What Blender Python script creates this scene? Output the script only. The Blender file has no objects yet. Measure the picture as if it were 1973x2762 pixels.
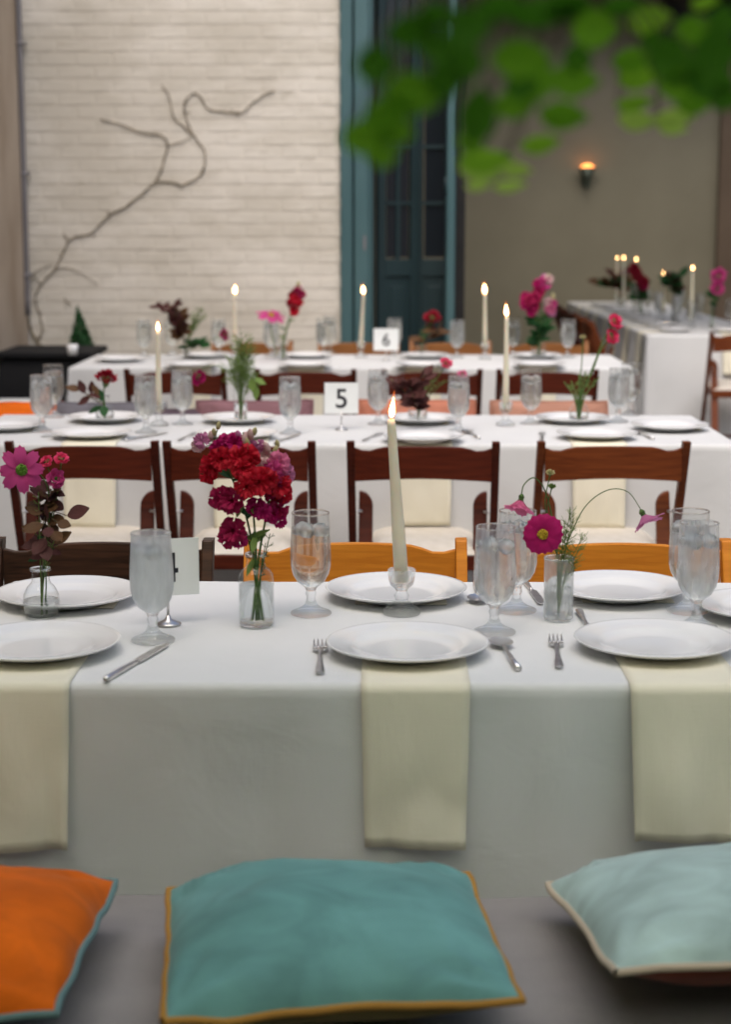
import bpy, bmesh, math, random
from mathutils import Vector, Matrix, noise
rad = math.radians
scene = bpy.context.scene
COL = scene.collection

# ------------------------------------------------------------ camera, sky, sun, exposure
cam = bpy.data.cameras.new('camera')
cam.sensor_fit = 'HORIZONTAL'; cam.sensor_width = 36.0; cam.lens = 82.0
cam.clip_start = 0.05; cam.clip_end = 300.0
cam.dof.use_dof = True; cam.dof.focus_distance = 3.25; cam.dof.aperture_fstop = 5.2
camo = bpy.data.objects.new('camera', cam); COL.objects.link(camo)
camo.location = (0, 0, 1.42); camo.rotation_euler = (1.40056, 0.0, 0.01042)
scene.camera = camo

SUN_EL, SUN_AZ = 60.0, 188.0          # azimuth clockwise from +y
w = bpy.data.worlds.new('World'); scene.world = w; w.use_nodes = True
nt = w.node_tree; bg = nt.nodes['Background']
sky = nt.nodes.new('ShaderNodeTexSky'); sky.sky_type = 'NISHITA'; sky.sun_disc = False
sky.sun_elevation = rad(SUN_EL); sky.sun_rotation = rad(SUN_AZ)
sky.air_density = 1.0; sky.dust_density = 4.0; sky.ozone_density = 1.0
nt.links.new(sky.outputs[0], bg.inputs['Color']); bg.inputs['Strength'].default_value = 0.11
sl = bpy.data.lights.new('sun', 'SUN'); sl.energy = 1.5; sl.angle = rad(85); sl.color = (1.0, 0.955, 0.89)
so = bpy.data.objects.new('sun', sl); COL.objects.link(so); so.location = (0, 0, 12)
sd = Vector((math.sin(rad(SUN_AZ)) * math.cos(rad(SUN_EL)), math.cos(rad(SUN_AZ)) * math.cos(rad(SUN_EL)), math.sin(rad(SUN_EL))))
so.rotation_euler = sd.to_track_quat('Z', 'Y').to_euler()
scene.view_settings.view_transform = 'Standard'; scene.view_settings.look = 'None'
scene.view_settings.gamma = 1.0; scene.view_settings.use_curve_mapping = False
scene.view_settings.exposure = 0.68
scene.cycles.use_denoising = True
scene.cycles.max_bounces = 14; scene.cycles.transmission_bounces = 12; scene.cycles.transparent_max_bounces = 16
scene.cycles.diffuse_bounces = 4; scene.cycles.glossy_bounces = 4
scene.cycles.sample_clamp_indirect = 8.0
scene.cycles.caustics_refractive = True; scene.cycles.caustics_reflective = True
rng = random.Random(7)
U = rng.uniform

# ------------------------------------------------------------ mesh helpers
class MB:
    def __init__(s): s.v = []; s.f = []
    def add(s, v, f):
        n = len(s.v); s.v += [tuple(p) for p in v]; s.f += [tuple(i + n for i in q) for q in f]; return s
    def box(s, x0, x1, y0, y1, z0, z1, M=None):
        v = [Vector(p) for p in ((x0,y0,z0),(x1,y0,z0),(x1,y1,z0),(x0,y1,z0),(x0,y0,z1),(x1,y0,z1),(x1,y1,z1),(x0,y1,z1))]
        if M: v = [M @ p for p in v]
        return s.add(v, [(3,2,1,0),(4,5,6,7),(0,1,5,4),(1,2,6,5),(2,3,7,6),(3,0,4,7)])
    def lathe(s, prof, seg=28, M=None, ph=0.0):
        rings = []
        for r, z in prof:
            if r < 1e-6:
                p = Vector((0,0,z)); s.v.append(tuple(M @ p if M else p)); rings.append([len(s.v)-1]); continue
            ring = []
            for k in range(seg):
                a = ph + 2*math.pi*k/seg; p = Vector((r*math.cos(a), r*math.sin(a), z))
                s.v.append(tuple(M @ p if M else p)); ring.append(len(s.v)-1)
            rings.append(ring)
        for a, b in zip(rings, rings[1:]):
            if len(a) == 1 and len(b) == 1: continue
            for k in range(seg):
                k2 = (k+1) % seg
                if len(a) == 1: s.f.append((a[0], b[k2], b[k]))
                elif len(b) == 1: s.f.append((a[k], a[k2], b[0]))
                else: s.f.append((a[k], a[k2], b[k2], b[k]))
        return s
    def tube(s, pts, rs, seg=8, cap=True):
        pts = [Vector(p) for p in pts]; n = len(pts)
        if not hasattr(rs, '__len__'): rs = [rs]*n
        up = Vector((0,0,1)); prev = None; rings = []
        for i, p in enumerate(pts):
            t = (pts[min(i+1,n-1)] - pts[max(i-1,0)]).normalized()
            if prev is None:
                u = t.orthogonal().normalized()
            else:
                u = (prev - t*prev.dot(t)); u = u.normalized() if u.length > 1e-6 else t.orthogonal().normalized()
            prev = u; b = t.cross(u); ring = []
            for k in range(seg):
                a = 2*math.pi*k/seg
                s.v.append(tuple(p + (u*math.cos(a) + b*math.sin(a))*rs[i])); ring.append(len(s.v)-1)
            rings.append(ring)
        for a, b in zip(rings, rings[1:]):
            for k in range(seg):
                k2 = (k+1) % seg; s.f.append((a[k], a[k2], b[k2], b[k]))
        if cap:
            s.f.append(tuple(reversed(rings[0]))); s.f.append(tuple(rings[-1]))
        return s
    def grid(s, P):
        ny, nx = len(P), len(P[0]); n = len(s.v)
        for row in P: s.v += [tuple(p) for p in row]
        for j in range(ny-1):
            for i in range(nx-1):
                s.f.append((n+j*nx+i, n+j*nx+i+1, n+(j+1)*nx+i+1, n+(j+1)*nx+i))
        return s
    def mesh(s, name, mat=None, smooth=True, fix=True):
        m = bpy.data.meshes.new(name); m.from_pydata(s.v, [], s.f)
        if fix:
            bm = bmesh.new(); bm.from_mesh(m); bmesh.ops.recalc_face_normals(bm, faces=bm.faces); bm.to_mesh(m); bm.free()
        if smooth: m.polygons.foreach_set('use_smooth', [True]*len(m.polygons))
        if mat: m.materials.append(mat)
        m.update(); return m

def spline(pts, n=6):
    pts = [Vector(p) for p in pts]; out = []
    P = [pts[0]*2-pts[1]] + pts + [pts[-1]*2-pts[-2]]
    for i in range(1, len(P)-2):
        a, b, c, d = P[i-1], P[i], P[i+1], P[i+2]
        for k in range(n):
            t = k/n
            out.append(0.5*((2*b)+(c-a)*t+(2*a-5*b+4*c-d)*t*t+(3*b-a-3*c+d)*t**3))
    out.append(pts[-1]); return out

def link(name, mesh, parent=None, loc=(0,0,0), rot=None, mat4=None, bevel=0, seg=2, subsurf=0):
    o = bpy.data.objects.new(name, mesh); COL.objects.link(o)
    if parent: o.parent = parent
    if mat4 is not None: o.matrix_local = mat4
    else:
        o.location = loc
        if rot: o.rotation_euler = rot
    if bevel:
        b = o.modifiers.new('bevel', 'BEVEL'); b.width = bevel; b.segments = seg; b.limit_method = 'ANGLE'; b.angle_limit = rad(35)
        b.harden_normals = False
    if subsurf:
        q = o.modifiers.new('sub', 'SUBSURF'); q.levels = subsurf; q.render_levels = subsurf
    return o

def tag(o, label=None, cat=None, group=None, kind=None):
    if label: o['label'] = label
    if cat: o['category'] = cat
    if group: o['group'] = group
    if kind: o['kind'] = kind
    return o

def thing(name, label, cat, loc=(0,0,0), rz=0.0, group=None):
    o = bpy.data.objects.new(name, None); COL.objects.link(o); o.empty_display_size = 0.05
    o.location = loc; o.rotation_euler = (0,0,rz)
    return tag(o, label, cat, group)

# ------------------------------------------------------------ materials
def M(name, col, rough=0.6, spec=0.5, **kw):
    m = bpy.data.materials.new(name); m.use_nodes = True
    p = m.node_tree.nodes['Principled BSDF']
    p.inputs['Base Color'].default_value = (*col, 1); p.inputs['Roughness'].default_value = rough
    p.inputs['Specular IOR Level'].default_value = spec
    for k, v in kw.items(): p.inputs[k.replace('_', ' ')].default_value = v
    return m
def nodes(m): return m.node_tree.nodes, m.node_tree.links, m.node_tree.nodes['Principled BSDF']
def vary(m, c1, c2, scale=8.0, stretch=(1,1,1), detail=4, lo=0.35, hi=0.65, coord='Object', bump=0.0, bscale=None, bdist=0.01, rough=None):
    N, L, p = nodes(m)
    tc = N.new('ShaderNodeTexCoord'); mp = N.new('ShaderNodeMapping'); mp.inputs['Scale'].default_value = stretch
    L.new(tc.outputs[coord], mp.inputs[0])
    n = N.new('ShaderNodeTexNoise'); n.inputs['Scale'].default_value = scale; n.inputs['Detail'].default_value = detail
    L.new(mp.outputs[0], n.inputs['Vector'])
    r = N.new('ShaderNodeValToRGB'); r.color_ramp.elements[0].position = lo; r.color_ramp.elements[1].position = hi
    r.color_ramp.elements[0].color = (*c1, 1); r.color_ramp.elements[1].color = (*c2, 1)
    L.new(n.outputs['Fac'], r.inputs[0]); L.new(r.outputs[0], p.inputs['Base Color'])
    if bump:
        n2 = N.new('ShaderNodeTexNoise'); n2.inputs['Scale'].default_value = bscale or scale; n2.inputs['Detail'].default_value = 5
        L.new(mp.outputs[0], n2.inputs['Vector'])
        b = N.new('ShaderNodeBump'); b.inputs['Strength'].default_value = bump; b.inputs['Distance'].default_value = bdist
        L.new(n2.outputs['Fac'], b.inputs['Height']); L.new(b.outputs[0], p.inputs['Normal'])
    return m
def cloth_mat(name, col, thread=900.0, bump=0.25, sheen=0.2, col2=None):
    m = M(name, col, 0.85, 0.25); N, L, p = nodes(m)
    p.inputs['Sheen Weight'].default_value = sheen; p.inputs['Sheen Tint'].default_value = (*[min(1, c*2.2) for c in col], 1); p.inputs['Sheen Roughness'].default_value = 0.5
    tc = N.new('ShaderNodeTexCoord')
    n = N.new('ShaderNodeTexNoise'); n.inputs['Scale'].default_value = 5.0; n.inputs['Detail'].default_value = 6
    L.new(tc.outputs['Object'], n.inputs['Vector'])
    r = N.new('ShaderNodeValToRGB'); c2 = col2 or tuple(c*0.9 for c in col)
    r.color_ramp.elements[0].color = (*c2, 1); r.color_ramp.elements[1].color = (*col, 1)
    r.color_ramp.elements[0].position = 0.3; r.color_ramp.elements[1].position = 0.7
    L.new(n.outputs['Fac'], r.inputs[0]); L.new(r.outputs[0], p.inputs['Base Color'])
    hs = []
    for ax, sc in (('X', (thread, 30, 30)), ('Z', (30, 30, thread))):
        mp = N.new('ShaderNodeMapping'); mp.inputs['Scale'].default_value = sc; L.new(tc.outputs['Object'], mp.inputs[0])
        q = N.new('ShaderNodeTexNoise'); q.inputs['Scale'].default_value = 1.0; q.inputs['Detail'].default_value = 2
        L.new(mp.outputs[0], q.inputs['Vector']); hs.append(q)
    a = N.new('ShaderNodeMath'); a.operation = 'ADD'; L.new(hs[0].outputs['Fac'], a.inputs[0]); L.new(hs[1].outputs['Fac'], a.inputs[1])
    wn = N.new('ShaderNodeTexNoise'); wn.inputs['Scale'].default_value = 7.0; wn.inputs['Detail'].default_value = 3; wn.inputs['Distortion'].default_value = 0.8; L.new(tc.outputs['Object'], wn.inputs['Vector'])
    wb = N.new('ShaderNodeBump'); wb.inputs['Strength'].default_value = 0.25; wb.inputs['Distance'].default_value = 0.012; L.new(wn.outputs['Fac'], wb.inputs['Height'])
    b = N.new('ShaderNodeBump'); b.inputs['Strength'].default_value = bump; b.inputs['Distance'].default_value = 0.001; L.new(wb.outputs[0], b.inputs['Normal'])
    L.new(a.outputs[0], b.inputs['Height']); L.new(b.outputs[0], p.inputs['Normal'])
    return m
def wood(name, c1, c2, rough=0.35, worn=None):
    m = M(name, c1, rough, 0.22); N, L, p = nodes(m)
    tc = N.new('ShaderNodeTexCoord'); mp = N.new('ShaderNodeMapping'); mp.inputs['Scale'].default_value = (3, 14, 40)
    L.new(tc.outputs['Object'], mp.inputs[0])
    n = N.new('ShaderNodeTexNoise'); n.inputs['Scale'].default_value = 2.2; n.inputs['Detail'].default_value = 8; n.inputs['Distortion'].default_value = 0.6
    L.new(mp.outputs[0], n.inputs['Vector'])
    r = N.new('ShaderNodeValToRGB'); r.color_ramp.elements[0].color = (*c1, 1); r.color_ramp.elements[1].color = (*c2, 1)
    r.color_ramp.elements[0].position = 0.3; r.color_ramp.elements[1].position = 0.72
    L.new(n.outputs['Fac'], r.inputs[0])
    out = r.outputs[0]
    if worn:
        g = N.new('ShaderNodeNewGeometry'); rr = N.new('ShaderNodeValToRGB')
        rr.color_ramp.elements[0].position = 0.52; rr.color_ramp.elements[1].position = 0.60
        L.new(g.outputs['Pointiness'], rr.inputs[0])
        n3 = N.new('ShaderNodeTexNoise'); n3.inputs['Scale'].default_value = 45.0; n3.inputs['Detail'].default_value = 4; L.new(tc.outputs['Object'], n3.inputs['Vector'])
        r3 = N.new('ShaderNodeValToRGB'); r3.color_ramp.elements[0].position = 0.42; r3.color_ramp.elements[1].position = 0.58; L.new(n3.outputs['Fac'], r3.inputs[0])
        mu = N.new('ShaderNodeMath'); mu.operation = 'MULTIPLY'; L.new(rr.outputs[0], mu.inputs[0]); L.new(r3.outputs[0], mu.inputs[1])
        mx = N.new('ShaderNodeMix'); mx.data_type = 'RGBA'; mx.inputs['B'].default_value = (*worn, 1)
        L.new(mu.outputs[0], mx.inputs['Factor']); L.new(out, mx.inputs['A']); out = mx.outputs['Result']
    L.new(out, p.inputs['Base Color'])
    b = N.new('ShaderNodeBump'); b.inputs['Strength'].default_value = 0.12; b.inputs['Distance'].default_value = 0.002
    L.new(n.outputs['Fac'], b.inputs['Height']); L.new(b.outputs[0], p.inputs['Normal'])
    return m
def thin_glass(name, fog=0.0, fogmin=0.0, tint=(0.975,0.985,0.98), scale=60.0, edge=0.6):
    m = bpy.data.materials.new(name); m.use_nodes = True; N, L = m.node_tree.nodes, m.node_tree.links
    N.clear(); out = N.new('ShaderNodeOutputMaterial')
    tr = N.new('ShaderNodeBsdfTransparent'); tr.inputs[0].default_value = (*tint, 1)
    gl = N.new('ShaderNodeBsdfGlossy'); gl.inputs['Roughness'].default_value = 0.04
    lw = N.new('ShaderNodeLayerWeight'); lw.inputs['Blend'].default_value = 0.5
    pw = N.new('ShaderNodeMath'); pw.operation = 'POWER'; pw.inputs[1].default_value = 3.5; L.new(lw.outputs['Facing'], pw.inputs[0])
    ma = N.new('ShaderNodeMath'); ma.operation = 'MULTIPLY_ADD'; ma.inputs[1].default_value = edge; ma.inputs[2].default_value = 0.03; L.new(pw.outputs[0], ma.inputs[0])
    mx = N.new('ShaderNodeMixShader'); L.new(ma.outputs[0], mx.inputs[0]); L.new(tr.outputs[0], mx.inputs[1]); L.new(gl.outputs[0], mx.inputs[2])
    last = mx
    if fog:
        df = N.new('ShaderNodeBsdfDiffuse'); df.inputs[0].default_value = (0.93,0.96,0.96,1)
        tl = N.new('ShaderNodeBsdfTranslucent'); tl.inputs[0].default_value = (0.97,0.985,0.985,1)
        m2 = N.new('ShaderNodeMixShader'); m2.inputs[0].default_value = 0.88; L.new(df.outputs[0], m2.inputs[1]); L.new(tl.outputs[0], m2.inputs[2])
        tc = N.new('ShaderNodeTexCoord'); mp = N.new('ShaderNodeMapping'); mp.inputs['Scale'].default_value = (1,1,0.35); L.new(tc.outputs['Object'], mp.inputs[0])
        oi = N.new('ShaderNodeObjectInfo'); ad = N.new('ShaderNodeVectorMath'); ad.operation = 'ADD'
        L.new(mp.outputs[0], ad.inputs[0]); L.new(oi.outputs['Random'], ad.inputs[1])
        n = N.new('ShaderNodeTexNoise'); n.inputs['Scale'].default_value = scale; n.inputs['Detail'].default_value = 5; L.new(ad.outputs[0], n.inputs['Vector'])
        mr = N.new('ShaderNodeMapRange'); mr.inputs['From Min'].default_value = 0.3; mr.inputs['From Max'].default_value = 0.7
        mr.inputs['To Min'].default_value = fogmin; mr.inputs['To Max'].default_value = fog; L.new(n.outputs['Fac'], mr.inputs['Value'])
        m3 = N.new('ShaderNodeMixShader'); L.new(mr.outputs[0], m3.inputs[0]); L.new(mx.outputs[0], m3.inputs[1]); L.new(m2.outputs[0], m3.inputs[2]); last = m3
    L.new(last.outputs[0], out.inputs[0]); return m
def glass(name, ior=1.45, rough=0.0, col=(0.97,0.99,0.985)):
    m = bpy.data.materials.new(name); m.use_nodes = True; N, L = m.node_tree.nodes, m.node_tree.links
    N.clear(); out = N.new('ShaderNodeOutputMaterial'); g = N.new('ShaderNodeBsdfGlass')
    g.inputs['IOR'].default_value = ior; g.inputs['Roughness'].default_value = rough; g.inputs[0].default_value = (*col, 1)
    L.new(g.outputs[0], out.inputs[0]); return m
def lighten(m, f):
    N, L = m.node_tree.nodes, m.node_tree.links; out = next(n for n in N if n.type == 'OUTPUT_MATERIAL'); src = out.inputs[0].links[0].from_socket
    tr = N.new('ShaderNodeBsdfTransparent'); tr.inputs[0].default_value = (0.985,0.99,0.99,1); mx = N.new('ShaderNodeMixShader'); mx.inputs[0].default_value = f
    L.new(src, mx.inputs[1]); L.new(tr.outputs[0], mx.inputs[2]); L.new(mx.outputs[0], out.inputs[0]); return m
def emit(name, col, st):
    m = bpy.data.materials.new(name); m.use_nodes = True; N, L = m.node_tree.nodes, m.node_tree.links
    N.clear(); out = N.new('ShaderNodeOutputMaterial'); e = N.new('ShaderNodeEmission')
    e.inputs[0].default_value = (*col, 1); e.inputs[1].default_value = st; L.new(e.outputs[0], out.inputs[0]); return m
def petal_mat(name, c1, c2, trans=0.35, scale=120.0):
    m = bpy.data.materials.new(name); m.use_nodes = True; N, L = m.node_tree.nodes, m.node_tree.links
    N.clear(); out = N.new('ShaderNodeOutputMaterial')
    tc = N.new('ShaderNodeTexCoord'); n = N.new('ShaderNodeTexNoise'); n.inputs['Scale'].default_value = scale; n.inputs['Detail'].default_value = 3
    L.new(tc.outputs['Object'], n.inputs['Vector'])
    r = N.new('ShaderNodeValToRGB'); r.color_ramp.elements[0].color = (*c1, 1); r.color_ramp.elements[1].color = (*c2, 1)
    r.color_ramp.elements[0].position = 0.35; r.color_ramp.elements[1].position = 0.65; L.new(n.outputs['Fac'], r.inputs[0])
    d = N.new('ShaderNodeBsdfPrincipled'); d.inputs['Roughness'].default_value = 0.6; L.new(r.outputs[0], d.inputs['Base Color'])
    d.inputs['Specular IOR Level'].default_value = 0.25
    t = N.new('ShaderNodeBsdfTranslucent'); L.new(r.outputs[0], t.inputs[0])
    mx = N.new('ShaderNodeMixShader'); mx.inputs[0].default_value = trans; L.new(d.outputs[0], mx.inputs[1]); L.new(t.outputs[0], mx.inputs[2])
    L.new(mx.outputs[0], out.inputs[0]); return m

m_cloth = cloth_mat('white_linen', (0.67,0.67,0.665), 900, 0.2, 0.0, (0.64,0.64,0.635))
m_cloth1 = cloth_mat('sage_white_linen', (0.735,0.735,0.73), 900, 0.2, 0.0, (0.70,0.705,0.695))
m_napkin = cloth_mat('cream_napkin', (0.85,0.80,0.64), 700, 0.25, 0.1)
m_bench = cloth_mat('grey_linen', (0.36,0.33,0.325), 500, 0.6, 0.1, (0.26,0.24,0.24))
m_black = cloth_mat('black_cloth', (0.010,0.010,0.011), 600, 0.3, 0.0)
def nap(m):                                                       # brushed pile: soft lighter and darker strokes
    N, L, p = nodes(m); src = p.inputs['Base Color'].links[0].from_socket
    tc = N.new('ShaderNodeTexCoord'); mp = N.new('ShaderNodeMapping'); mp.inputs['Scale'].default_value = (7,13,7); L.new(tc.outputs['Object'], mp.inputs[0])
    n = N.new('ShaderNodeTexNoise'); n.inputs['Scale'].default_value = 1.0; n.inputs['Detail'].default_value = 7; n.inputs['Distortion'].default_value = 1.2; L.new(mp.outputs[0], n.inputs['Vector'])
    mr = N.new('ShaderNodeMapRange'); mr.inputs['From Min'].default_value = 0.3; mr.inputs['From Max'].default_value = 0.7; mr.inputs['To Min'].default_value = 0.80; mr.inputs['To Max'].default_value = 1.14; L.new(n.outputs['Fac'], mr.inputs['Value'])
    hs = N.new('ShaderNodeHueSaturation'); L.new(mr.outputs[0], hs.inputs['Value']); L.new(src, hs.inputs['Color']); L.new(hs.outputs[0], p.inputs['Base Color'])
def velvet(n, c): 
    m = cloth_mat(n, c, 800, 0.15, 0.5, tuple(x*0.78 for x in c)); p = m.node_tree.nodes['Principled BSDF']; p.inputs['Sheen Roughness'].default_value = 0.3; nap(m); p.inputs['Sheen Tint'].default_value = (*[min(1, 0.35+1.2*x) for x in c], 1); return m
m_teal_v = velvet('teal_velvet', (0.18,0.40,0.385)); m_pale_v = velvet('pale_teal_velvet', (0.54,0.71,0.68))
m_orange_v = velvet('orange_velvet', (0.84,0.155,0.003)); m_rust_v = velvet('rust_velvet', (0.22,0.05,0.025))
m_olive_v = velvet('olive_back', (0.20,0.15,0.05)); m_plum_v = velvet('plum_velvet', (0.11,0.075,0.095)); m_mauve_v = velvet('mauve_velvet', (0.24,0.12,0.135))
m_coral_v = velvet('coral_velvet', (0.50,0.19,0.12)); m_tan_v = velvet('tan_velvet', (0.46,0.23,0.16)); m_grey_v = velvet('grey_velvet', (0.16,0.15,0.17))
m_pip_gold = cloth_mat('gold_piping', (0.48,0.24,0.05), 500, 0.3); m_pip_cream = cloth_mat('cream_piping', (0.62,0.50,0.38), 500, 0.3); m_pip_teal = cloth_mat('teal_piping', (0.16,0.26,0.26), 500, 0.3)
m_ivory = M('ivory_vinyl', (0.68,0.62,0.53), 0.5, 0.4); vary(m_ivory, (0.66,0.60,0.51), (0.72,0.66,0.58), 30, bump=0.05)
m_mahog = wood('mahogany', (0.052,0.0072,0.0028), (0.105,0.017,0.0055), 0.45)
m_mahog2 = wood('red_brown_wood', (0.10,0.021,0.005), (0.18,0.044,0.010), 0.45)
m_walnut = wood('walnut', (0.018,0.009,0.005), (0.075,0.032,0.016), 0.38)
m_honey = wood('honey_wood', (0.52,0.165,0.014), (0.70,0.26,0.026), 0.4)
m_tanw = wood('tan_wood', (0.20,0.075,0.022), (0.32,0.135,0.045), 0.4)
m_china = M('white_china', (0.80,0.80,0.80), 0.12, 0.5); vary(m_china, (0.78,0.78,0.785), (0.82,0.815,0.81), 6)
m_steel = M('steel', (0.66,0.64,0.62), 0.32, 0.5, Metallic=1.0); vary(m_steel, (0.60,0.58,0.57), (0.78,0.76,0.74), 40)
m_wax = M('ivory_wax', (0.80,0.74,0.56), 0.45, 0.4, Subsurface_Weight=0.35, Subsurface_Scale=0.01); vary(m_wax, (0.79,0.73,0.55), (0.82,0.76,0.60), 30)
m_wick = M('black_wick', (0.01,0.009,0.008), 0.9)
m_flame = emit('flame', (1.0,0.56,0.22), 22.0); m_mantle = lighten(emit('flame_mantle', (1.0,0.20,0.04), 1.6), 0.88); m_flame_in = emit('flame_far', (1.0,0.56,0.22), 18.0)
m_card = M('white_card', (0.82,0.84,0.83), 0.55, 0.3); vary(m_card, (0.81,0.83,0.82), (0.84,0.86,0.85), 20)
m_ink = M('black_print', (0.008,0.008,0.014), 0.6)
m_rim = lighten(glass('rim_glass', 1.3, 0.05, (0.99,1,1)), 0.45); m_sg = lighten(glass('solid_glass', 1.4, 0.05, (0.99,1,1)), 0.55)
m_water = lighten(glass('water', 1.33, 0.0, (0.99,1,0.995)), 0.45); m_waterf = lighten(glass('misted_water', 1.33, 0.2, (0.98,0.99,0.99)), 0.35); m_ice = lighten(glass('ice', 1.20, 0.3, (0.99,1,1)), 0.2)
m_b_clear = thin_glass('bowl_clear', 0.16, 0.0, edge=0.85); m_b_mid = thin_glass('bowl_misted', 0.46, 0.03, scale=45, edge=0.8); m_b_fog = thin_glass('bowl_frosted', 0.74, 0.46, scale=35)
m_bottle = thin_glass('bottle_glass', 0.0, edge=0.9)
m_rib = thin_glass('ribbed_glass', 0.38, 0.26)
m_stem = petal_mat('green_stem', (0.05,0.11,0.025), (0.11,0.19,0.05), 0.15); m_frond = petal_mat('frond_green', (0.10,0.19,0.035), (0.24,0.33,0.09), 0.3)
m_dkstem = M('brown_stem', (0.10,0.06,0.035), 0.7); vary(m_dkstem, (0.07,0.045,0.02), (0.16,0.12,0.05), 60)
m_dgreen = petal_mat('dark_green_leaf', (0.012,0.055,0.016), (0.03,0.11,0.03), 0.2)
m_burg = petal_mat('burgundy_leaf', (0.040,0.013,0.012), (0.13,0.045,0.04), 0.2, 60); m_brleaf = petal_mat('bronze_leaf', (0.065,0.032,0.014), (0.15,0.075,0.032), 0.2, 60)
m_red = petal_mat('red_petal', (0.42,0.004,0.02), (0.62,0.012,0.035), 0.3); m_crim = petal_mat('crimson_petal', (0.26,0.003,0.045), (0.45,0.012,0.10), 0.3)
m_mag = petal_mat('magenta_petal', (0.36,0.003,0.09), (0.52,0.012,0.17), 0.3); m_pink = petal_mat('pink_petal', (0.62,0.11,0.27), (0.80,0.26,0.42), 0.4)
m_dpink = petal_mat('deep_pink_petal', (0.50,0.04,0.20), (0.70,0.10,0.33), 0.4); m_hot = petal_mat('hot_pink_petal', (0.72,0.03,0.14), (0.85,0.10,0.22), 0.3)
m_blush = petal_mat('blush_petal', (0.66,0.36,0.42), (0.80,0.66,0.58), 0.4); m_lilac = petal_mat('lilac_petal', (0.48,0.12,0.30), (0.66,0.28,0.46), 0.4)
m_bud = petal_mat('pale_bud', (0.42,0.40,0.16), (0.66,0.58,0.36), 0.3); m_yel = petal_mat('yellow_centre', (0.40,0.26,0.02), (0.62,0.45,0.05), 0.1, 400); m_gcen = petal_mat('green_centre', (0.08,0.20,0.03), (0.20,0.36,0.05), 0.1, 400)
m_darkred = petal_mat('dark_red_petal', (0.22,0.003,0.015), (0.36,0.01,0.03), 0.25)
m_leaf = petal_mat('leaf_green', (0.17,0.42,0.018), (0.21,0.49,0.025), 0.6, 30); m_leafd = petal_mat('leaf_shaded', (0.055,0.19,0.010), (0.085,0.26,0.014), 0.55, 30)
m_leafb = petal_mat('leaf_lit', (0.30,0.60,0.03), (0.36,0.68,0.04), 0.55, 30); m_leaf_skylit = petal_mat('leaf_skylit', (0.50,0.72,0.09), (0.58,0.80,0.14), 0.6, 30)  # paler and darker copies of one leaf: sky light and shade in the colour
m_bark = M('bark', (0.10,0.075,0.05), 0.9); vary(m_bark, (0.06,0.045,0.03), (0.16,0.125,0.085), 14, (1,1,0.2), bump=0.8, bscale=20)
m_vine = M('vine_bark', (0.24,0.20,0.145), 0.9); vary(m_vine, (0.13,0.105,0.072), (0.38,0.32,0.24), 30, bump=0.6)
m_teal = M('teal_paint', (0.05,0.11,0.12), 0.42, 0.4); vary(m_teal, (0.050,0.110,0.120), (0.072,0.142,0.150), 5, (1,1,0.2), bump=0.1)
m_teal_shade = M('teal_paint_shaded', (0.035,0.07,0.075), 0.5, 0.35); vary(m_teal_shade, (0.009,0.024,0.027), (0.016,0.036,0.040), 5, (1,1,0.2), bump=0.1)  # same teal paint darkened: shade inside the doorway is put into the colour
m_pane = M('dark_pane', (0.012,0.016,0.022), 0.08, 0.5)
m_taupe = M('taupe_plaster', (0.30,0.27,0.215), 0.9, 0.2); vary(m_taupe, (0.295,0.27,0.195), (0.34,0.31,0.225), 1.3, bump=0.15, bscale=60)
m_brown = M('brown_plaster', (0.20,0.15,0.11), 0.9, 0.2); vary(m_brown, (0.17,0.125,0.09), (0.22,0.165,0.12), 1.5, bump=0.15, bscale=50)
m_dark = M('dark_timber', (0.012,0.010,0.009), 0.6); vary(m_dark, (0.008,0.007,0.006), (0.02,0.016,0.014), 5, (0.2,1,1))
m_plaster = M('courtyard_plaster', (0.50,0.44,0.37), 0.9, 0.2); vary(m_plaster, (0.34,0.26,0.185), (0.50,0.41,0.32), 2.2, (1,1,0.5), bump=0.3, bscale=40)
m_stone = M('bluestone', (0.22,0.215,0.21), 0.8, 0.3); vary(m_stone, (0.19,0.185,0.185), (0.26,0.255,0.25), 3, bump=0.2, bscale=30)
def slabs(m):                                                     # laid slabs with darker joints
    N, L, p = nodes(m); src = p.inputs['Base Color'].links[0].from_socket
    g = N.new('ShaderNodeNewGeometry'); bt = N.new('ShaderNodeTexBrick'); bt.inputs['Scale'].default_value = 1.0
    bt.inputs['Brick Width'].default_value = 0.62; bt.inputs['Row Height'].default_value = 0.42; bt.inputs['Mortar Size'].default_value = 0.008
    bt.inputs['Color1'].default_value = (1,1,1,1); bt.inputs['Color2'].default_value = (0.78,0.78,0.8,1); bt.inputs['Mortar'].default_value = (0.3,0.28,0.26,1)
    L.new(g.outputs['Position'], bt.inputs['Vector']); mx = N.new('ShaderNodeMix'); mx.data_type = 'RGBA'; mx.blend_type = 'MULTIPLY'; mx.inputs['Factor'].default_value = 1
    L.new(src, mx.inputs['A']); L.new(bt.outputs['Color'], mx.inputs['B']); L.new(mx.outputs['Result'], p.inputs['Base Color'])
slabs(m_stone)
m_pipe = M('grey_conduit', (0.20,0.19,0.20), 0.35, 0.5); vary(m_pipe, (0.11,0.10,0.10), (0.26,0.245,0.26), 4, (1,1,0.15))
m_bronze = M('verdigris_metal', (0.10,0.115,0.085), 0.45, 0.5, Metallic=0.5); vary(m_bronze, (0.07,0.085,0.06), (0.15,0.17,0.13), 30)
m_sconce = emit('sconce_glow', (1.0,0.30,0.07), 3.0)
m_green_bounce = petal_mat('green_bounce', (0.04,0.14,0.06), (0.08,0.22,0.10), 0.3, 20)

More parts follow.
